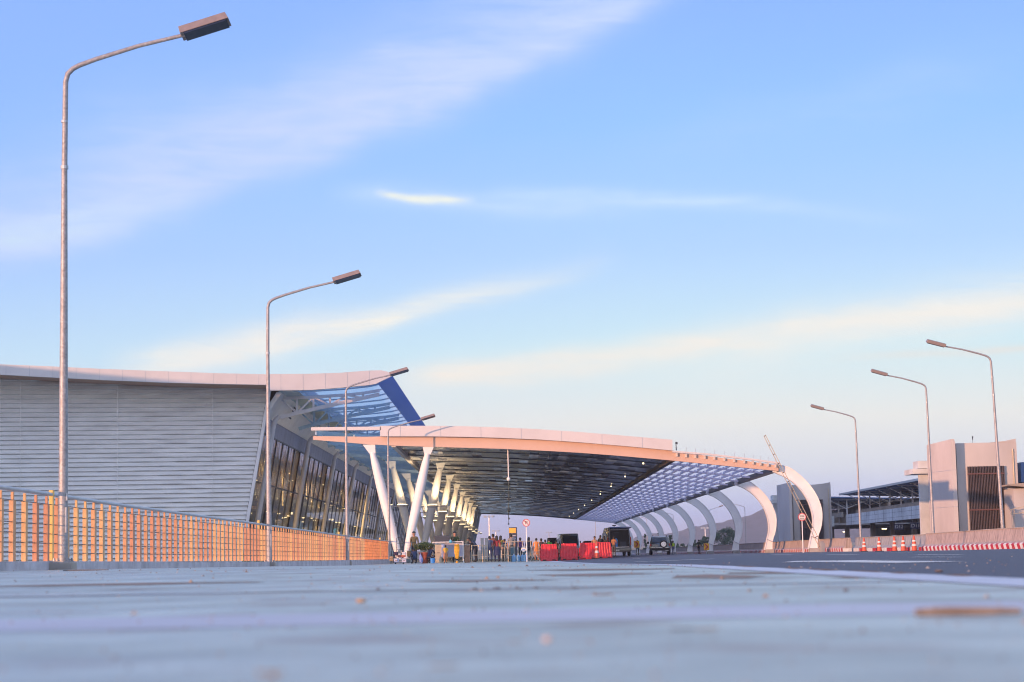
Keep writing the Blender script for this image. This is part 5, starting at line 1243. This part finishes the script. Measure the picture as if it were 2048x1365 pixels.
for i, (px, py, wd, h, c, lab) in enumerate(((792, 1108, 9, 7, (.05, .03, .07), 'dark purple bag piled on the trolley'), (800, 1104, 9, 6, (.40, .34, .30), 'beige bag on top of the dark purple bag'), (808, 1108, 8, 7, (.62, .62, .66), 'white bag on the right of the trolley pile'), (803, 1113, 16, 5, (.42, .13, .09), 'long red-brown bag lowest on the trolley'), (783, 1118, 8, 10, (.35, .25, .16), 'tan sack on the ground left of the white crates'), (817, 1121, 7, 9, (.20, .24, .24), 'grey-green sack right of the white crates'), (818, 1108, 8, 12, (.10, .09, .06), 'dark olive backpack left of the crouching person'))):
    Y = 111.2; p = at(px, py, Y); W, H = wd * Y / FPX, h * Y / FPX; o = empty('bag', (p.x, Y, p.z - H / 2), label=lab, cat='bag', group='bags at the kerb end'); b = MB(); b.box((0, 0, H / 2), (W, .26, H)); b.build('sack', cloth(c), o, bev=min(W, H) * .3)
    t = MB(); t.tube([(-W * .25, 0, H - .01), (-W * .1, 0, H + .05), (W * .1, 0, H + .05), (W * .25, 0, H - .01)], .008, 5); t.build('strap', M['dark'], o)
o = empty('blue_umbrella', (X_(844, 110.3), 110.3, gd(X_(844, 110.3), 110.3)), label='folded blue and white patterned umbrella leaning by the plant pot', cat='umbrella')
b = MB(); b.lathe([(.01, .0), (.09, .10), (.11, .25), (.07, .42), (.015, .56)], 12); b.build('canopy', mat('blue_white_cloth', (.10, .18, .55), .6, var=.3, scale=22, col2=(.6, .65, .8), c2=.45), o, smooth=True); MB().tube([(0, 0, .5), (.0, 0, .64)], .01, 6).build('handle', M['dark'], o); o.rotation_euler.y = -.12
# potted plant
def plant(px, py, Y, lab):
    p = at(px, py, Y); g0 = gd(p.x, Y); o = empty('potted_plant', (p.x, Y, g0), label=lab, cat='plant'); h = .62
    b = MB(); b.lathe([(.001, 0), (.20, 0), (.30, h), (.33, h), (.33, h - .06), (.27, h - .06), (.001, h - .08)], 18); b.build('pot', M['pot'], o, smooth=True)
    f = MB(); rnd = random.Random(9)
    for i in range(900):
        a, q = rnd.uniform(0, 6.283), rnd.random() ** .5; c = Vector((math.cos(a) * q * .56, math.sin(a) * q * .35, h + .30 + rnd.uniform(-.22, .32) * (1 - q * .5))); d = Vector((rnd.uniform(-1, 1), rnd.uniform(-1, 1), rnd.uniform(-.3, 1))).normalized() * rnd.uniform(.05, .10); e = d.orthogonal().normalized() * .018; f.add([c - d, c + e, c + d, c - e], [(0, 1, 2, 3)])
    f.build('foliage', M['leafb'], o, fix=False); s = MB()
    for i in range(9): a = rnd.uniform(0, 6.28); s.tube([(0, 0, h - .1), (math.cos(a) * .2, math.sin(a) * .15, h + .3)], .008, 4)
    s.build('stem', M['bark'], o)
plant(848, 1090, 111.8, 'leafy green plant in a terracotta pot left of the counter')
# queue gates: beige posts and rails
def gate(px, w_, Y, h, lab, n=2):
    x = X_(px, Y); o = empty('queue_gate', (x, Y, gd(x, Y)), label=lab, cat='gate', group='beige queue gates'); W = w_ * Y / FPX
    for i in range(n): p = MB(); xx = -W / 2 + W * i / (n - 1); p.tube([(xx, 0, 0), (xx, 0, h)], .024, 8); p.build('post', M['beige'], o)
    for z in (h - .02, h * .42): r = MB(); r.tube([(-W / 2, 0, z), (W / 2, 0, z)], .018, 6); r.build('rail', M['beige'], o)
for a in ((951, 14, 117, 1.0, 'leftmost beige queue gate, right of the brick pillar'), (962, 8, 117.5, 1.02, 'narrow beige queue gate below the left grey board'), (972, 6, 118, 1.0, 'narrow beige queue gate below the right grey board'), (1006.5, 5, 117, 1.0, 'narrow beige queue gate right of the woman in red'), (1013, 7, 118.5, 1.02, 'queue gate left of the pedestrian railing')): gate(*a)
for px, lab in ((964.5, 'left grey-blue upright board in the crowd'), (973, 'right grey-blue upright board in the crowd')):
    thing_box('upright_board', px, 1095, 119.5, 6.5, 37, .08, mat('board_blue_grey', (.12, .18, .24), .5), lab, 'board', 'upright boards in the crowd', extra=lambda o, W, H, d: MB().box((0, 0, .01), (W * 1.3, .4, .02)).build('foot', M['steel'], o))
# railing
def ped_rail():
    Y = 116; x0, x1 = X_(1012, Y), X_(1078, Y); o = empty('pedestrian_railing', (x0, Y, gd(x0, Y)), label='thin pale pedestrian railing in front of the display pylon', cat='railing'); W = x1 - x0; n = 9
    for i in range(n): p = MB(); p.tube([(W * i / (n - 1), 0, 0), (W * i / (n - 1), 0, 1.18)], .016, 6); p.build('post', M['beige'], o)
    for z in (1.17, .36): r = MB(); r.tube([(0, 0, z), (W, 0, z)], .016, 6); r.build('rail', M['beige'], o)
ped_rail()
# pylon
def pylon():
    Y = 124; x = X_(1027, Y); g0 = gd(x, Y); zt = at(1027, 1055, Y).z - g0; o = empty('display_pylon', (x, Y, g0), label='black display pylon with an orange screen on top', cat='pylon')
    MB().box((0, 0, zt / 2), (.50, .20, zt)).build('body', M['dark'], o, bev=.012); s = MB(); s.box((-.03, -.104, zt - .20), (.40, .01, .30)); s.build('screen', M['orange'], o)
    for k in range(4): l = MB(); l.box((.06, -.104, zt - .52 - k * .09), (.20, .008, .035)); l.build('text_line', M['lilac'], o)
    l = MB(); l.tube([(-.09, -.100, zt - .43), (-.09, -.106, zt - .43)], .05, 12); l.build('emblem', M['plate'], o)
pylon()
# white disc on the railing, water jugs
p = at(1047, 1099, 115.6); o = empty('round_notice', (p.x, 115.6, p.z), label='round white and blue notice hung on the pedestrian railing', cat='sign')
MB().tube([(0, 0, 0), (0, .02, 0)], .145, 22).build('disc', M['plate'], o); MB().box((0, -.006, -.03), (.16, .008, .05)).build('blue_band', M['blue'], o); MB().box((0, .02, .16), (.02, .02, .1)).build('hanger', M['steel'], o)
for i, (px, lab) in enumerate(((1028, 'leftmost of the big blue water jugs below the pylon'), (1036.5, 'second big blue water jug from the left'), (1045, 'third big blue water jug, below the round notice'), (1051, 'rightmost big blue water jug, beside the no-parking pole'))):
    Y = 115.2; x = X_(px, Y); o = empty('water_jug', (x, Y, gd(x, Y)), label=lab, cat='water jug', group='big blue water jugs'); b = MB(); b.lathe([(.001, 0), (.11, .01), (.12, .05), (.112, .14), (.12, .17), (.12, .30), (.05, .38), (.03, .40), (.03, .44), (.001, .44)], 16); b.build('bottle', M['jug'], o, smooth=True); MB().lathe([(.034, .42), (.034, .46), (.001, .46)], 12).build('cap', M['white'], o)
for px, lab in ((1026, 'stack of goods left of the water jugs'), (1049, 'dark blue-green bin standing behind the water jugs')):
    thing_box('goods_bin', px, 1110, 116.6, 9, 30, .3, mat('bin', (.08, .16, .20), .5), lab, 'bin', extra=lid)
# folding frame at the left end of the red barriers
Y = 116.2; x = X_(1070, Y); o = empty('folding_frame', (x, Y, gd(x, Y)), label='pale folding frame standing left of the red barriers', cat='frame')
f = MB()
for s in (-1, 1): f.tube([(s * .30, 0, 0), (-s * .02, 0, .52)], .013, 6); f.tube([(s * .30, .3, 0), (-s * .02, .3, .52)], .013, 6)
f.build('crossed_legs', M['wht'], o); MB().box((0, .15, .54), (.5, .36, .02)).build('seat', M['wht'], o)

# ------------------------------------------------------------ trees
def tree(px, ytop, wpx, Y, lab, shape='round', seed=1, m='leafa', n=2600, base=-.3, ls=1):
    x = X_(px, Y); ht = at(px, ytop, Y).z - base; W = wpx * Y / FPX; rnd = random.Random(seed)
    o = empty({'round': 'broadleaf_tree', 'tall': 'conifer_tree', 'bush': 'bush'}[shape], (x, Y, base), label=lab, cat='bush' if shape == 'bush' else 'tree', group='trees and bushes beyond the barrier')
    t = MB(); t.tube([(0, 0, 0), (.1, 0, ht * .3), (0, .1, ht * .75)], [ht * .028, ht * .02, ht * .008], 8); blobs = []
    for i in range(26 if shape != 'tall' else 16):
        if shape == 'round': a = rnd.uniform(0, 6.283); q = rnd.random() ** .5; z = rnd.uniform(.28, .92); e = math.sqrt(max(.05, 1 - ((z - .52) / .46) ** 2)); c = Vector((math.cos(a) * q * W * .42 * e, math.sin(a) * q * W * .42 * e, z * ht)); r = W * rnd.uniform(.09, .16)
        elif shape == 'tall': z = rnd.uniform(.12, .97); c = Vector((rnd.uniform(-.3, .3) * W * (1 - z * .75), rnd.uniform(-.3, .3) * W * (1 - z * .7), z * ht)); r = W * .26 * (1.1 - z * .8)
        else: a = rnd.uniform(0, 6.283); q = rnd.random() ** .5; c = Vector((math.cos(a) * q * W * .45, math.sin(a) * q * W * .3, rnd.uniform(.15, .85 - .35 * q) * ht)); r = ht * rnd.uniform(.14, .24)
        blobs.append((c, r))
        if i % 3 == 0: t.tube([(0, 0, min(c.z * .6, ht * .5)), c], [ht * .010, ht * .004], 5)
    t.build('trunk', M['bark'], o); f = MB(); s = max(.14, ht * .022) * ls
    for i in range(n):
        c, r = blobs[i % len(blobs)]; d = Vector((rnd.gauss(0, 1), rnd.gauss(0, 1), rnd.gauss(0, 1))).normalized() * r * rnd.random() ** .35; d.z *= .75; p = c + d
        a = Vector((rnd.uniform(-1, 1), rnd.uniform(-1, 1), rnd.uniform(-1, 1))).normalized(); b = a.orthogonal().normalized(); a *= s * rnd.uniform(.6, 1.3); b *= s * rnd.uniform(.4, .8); f.add([p - a, p + b, p + a, p - b], [(0, 1, 2, 3)])
    f.build('crown', M[m], o, fix=False)
tree(1449, 1054, 62, 430, 'large dark round tree seen between the third and fourth arches', seed=2, n=5200)
tree(1408, 1072, 30, 440, 'smaller tree left of the big round tree', seed=3)
tree(1366, 1084, 46, 400, 'low wide bush between the fifth and sixth arches', 'bush', 4)
tree(1318, 1060, 20, 420, 'slim pointed conifer above the off-roader', 'tall', 5)
tree(1340, 1063, 15, 430, 'slim conifer right of the off-roader', 'tall', 6)
tree(1352, 1066, 12, 445, 'thinner conifer beside the sixth arch', 'tall', 7)
tree(1290, 1068, 12, 420, 'thin conifer left of the off-roader', 'tall', 8)
tree(1386, 1078, 24, 450, 'small round tree behind the fourth arch', seed=10)
tree(1536, 1076, 26, 440, 'small bush on the dry field left of the second arch', 'bush', 11)
tree(1500, 1088, 40, 455, 'low scrub on the dry field right of the third arch', 'bush', 12)
tree(1300, 1080, 26, 470, 'dark shrub behind the off-roader', 'bush', 13)

tree(1425, 1084, 50, 410, 'low dark scrub at the foot of the big round tree', 'bush', 14)
tree(1396, 1086, 30, 425, 'small scrub left of the fourth arch', 'bush', 15)

# ------------------------------------------------------------ small things lying on the pavement
def litter(px, py, kind, L_, W, m, lab, rz=0, nm='leaf', cat='leaf'):
    d = ray(px, py); Y = 5
    for _ in range(12):
        p = at(px, py, Y); Y *= (EYE - gz(p.x, Y)) / max(.001, (EYE - p.z))
        Y = max(1.5, min(90, Y))
    p = at(px, py, Y); g0 = gz(p.x, Y)
    b = MB()
    if kind == 'stick': b.tube([(-L_ / 2, 0, W), (-L_ * .2, .006, W * 1.1), (L_ * .15, -.004, W), (L_ / 2, .003, W * .9)], [W * .8, W, W * .9, W * .6], 8)
    elif kind == 'stone': b.lathe([(.001, 0)] + [(L_ / 2 * math.sin(a), W / 2 * (1 - math.cos(a))) for a in [math.pi * i / 6 for i in range(1, 6)]] + [(.001, W)], 9)
    else:
        rows = [[(u * L_ / 2, v * W / 2 * (1 - u * u * .8), .006 + .02 * abs(v) * L_ * 3 + .03 * u * u * L_) for v in (-1, -.5, 0, .5, 1)] for u in (-1, -.6, -.2, .2, .6, 1)]; b.sheet(rows)
    o = b.build(nm, m, smooth=True, label=lab, cat=cat, loc=(p.x, Y, g0 + .004), fix=kind != 'leaf'); o.rotation_euler.z = rz; return o
M['leafl'] = mat('dry_leaf', (.46, .32, .20), .8, var=.2, scale=30); M['stick'] = mat('stick_wood', (.22, .18, .15), .9, var=.3, scale=30); M['grime'] = mat('dark_debris', (.14, .12, .12), .9)
litter(1937, 1237, 'stick', .235, .011, M['stick'], 'brown stick lying on the pavement at lower right', -.02, 'stick', 'stick')
litter(722, 1209, 'stone', .040, .016, M['leafl'], 'tan pebble on the pavement left of centre', 0, 'pebble', 'pebble')
litter(1095, 1290, 'stone', .020, .012, mat('pale_stone', (.55, .46, .42), .8), 'pale pinkish pebble near the bottom centre', 0, 'pebble', 'pebble')
litter(1032, 1296, 'leaf', .030, .016, M['leafl'], 'small curled dry leaf left of the pale pinkish pebble', .4)
litter(888, 1350, 'leaf', .040, .020, M['leafl'], 'nearest dry leaf, at the bottom edge of the view', .2)
litter(540, 1362, 'leaf', .042, .022, M['leafl'], 'dry leaf cut by the bottom edge, left of the nearest leaf', -.3)
litter(1205, 1197, 'leaf', .07, .03, M['leafl'], 'light dry leaf on the pavement right of centre', .1)
litter(1415, 1271, 'leaf', .05, .022, M['leafl'], 'faint brown leaf in the lower right middle', .5)
litter(1365, 1271, 'leaf', .05, .022, M['stick'], 'reddish leaf just left of the faint brown leaf', .1)
for i, (px, py) in enumerate(((756, 1182), (950, 1181), (994, 1180), (1034, 1180), (1072, 1179.5), (1150, 1179))):
    litter(px, py, 'stone', .022 + .008 * (i % 3), .008, M['grime'], ('leftmost dark crumb in the row along the pavement joint', 'second dark crumb from the left along the joint', 'third dark crumb from the left along the joint', 'fourth dark crumb from the left along the joint', 'fifth dark crumb from the left along the joint', 'rightmost dark crumb in the row along the joint')[i], 0, 'debris', 'debris')
litter(1692, 1186, 'stone', .02, .01, M['grime'], 'dark crumb on the pavement below the grey barrier', 0, 'debris', 'debris')
litter(330, 1137, 'leaf', .30, .12, M['grime'], 'dark scrap on the pavement right of the nearest lamp footing', .1, 'debris', 'debris')
litter(1878, 1146.5, 'stone', .06, .02, M['grime'], 'black scrap at the road edge at right', 0, 'debris', 'debris')

litter(172, 1146, 'stick', .62, .008, M['grime'], 'thin dark strip lying on the pavement in front of the nearest lamp', .0, 'strip', 'debris')
def dirt(pts, name='dirt_patch'):
    mb = MB(); rnd = random.Random(4)
    for x0, y0, lx, ly in pts:
        n = 14; c = [(x0 + lx * math.cos(a) * rnd.uniform(.6, 1.1), y0 + ly * math.sin(a) * rnd.uniform(.5, 1.1)) for a in [2 * math.pi * k / n for k in range(n)]]
        v = [(x, y, gz(x, y) + .0025) for x, y in c] + [(x0, y0, gz(x0, y0) + .0025)]; mb.add(v, [(k, (k + 1) % n, n) for k in range(n)])
    mb.build(name, mat('reddish_dirt', (.26, .20, .17), .9, var=.4, scale=6), kind='structure', fix=False)
dirt([(1.3, 13, .35, 1.3), (1.9, 14.5, .4, .8), (.6, 15.2, .5, .9), (2.0, 11.3, .25, .5), (-.2, 12.5, .5, .5), (-2.6, 13.5, .9, .6), (-4.2, 11.2, .7, .4), (.9, 20, .8, 1.1)])
def grit():
    mb = MB(); rnd = random.Random(21)
    for i in range(1000):
        y = 1.6 + 30 * rnd.random() ** 2.0; x = rnd.uniform(-.30, .30) * y
        if x > 9: continue
        r = rnd.uniform(.0010, .0035) * (1 + y * .10) * (2.2 if rnd.random() < .04 else 1); g0 = gz(x, y) + .001
        if x < -7.2: continue
        a0 = rnd.uniform(0, 6.28); mb.add([(x + r * math.cos(a0 + k * 2.09) * 1.3, y + r * math.sin(a0 + k * 2.09), g0) for k in range(3)] + [(x, y, g0 + r * 1.1)], [(0, 1, 3), (1, 2, 3), (2, 0, 3)], rnd.choice((0, 0, 1, 2)))
    mb.build('grit', [mat('grit_tan', (.26, .21, .17), .9), M['grime'], mat('grit_grey', (.30, .30, .30), .9)], kind='stuff', label='fine sand and grit scattered over the pavement and road', fix=False)
grit()

# ------------------------------------------------------------ haze
hz = MB(); hz.b2((-7000, -3500, -1.4), (7000, 9500, 80)); ho = hz.build('haze', None, kind='stuff')
hm_ = bpy.data.materials.new('haze'); hm_.use_nodes = True; nt = hm_.node_tree; nt.nodes.clear(); oo = nt.nodes.new('ShaderNodeOutputMaterial'); pv = nt.nodes.new('ShaderNodeVolumePrincipled')
pv.inputs['Color'].default_value = (.84, .87, 1.0, 1); pv.inputs['Density'].default_value = .00022; pv.inputs['Anisotropy'].default_value = .1
nt.links.new(pv.outputs[0], oo.inputs['Volume']); ho.data.materials.clear(); ho.data.materials.append(hm_)
ho['label'] = 'thin evening haze filling the air over the whole scene'
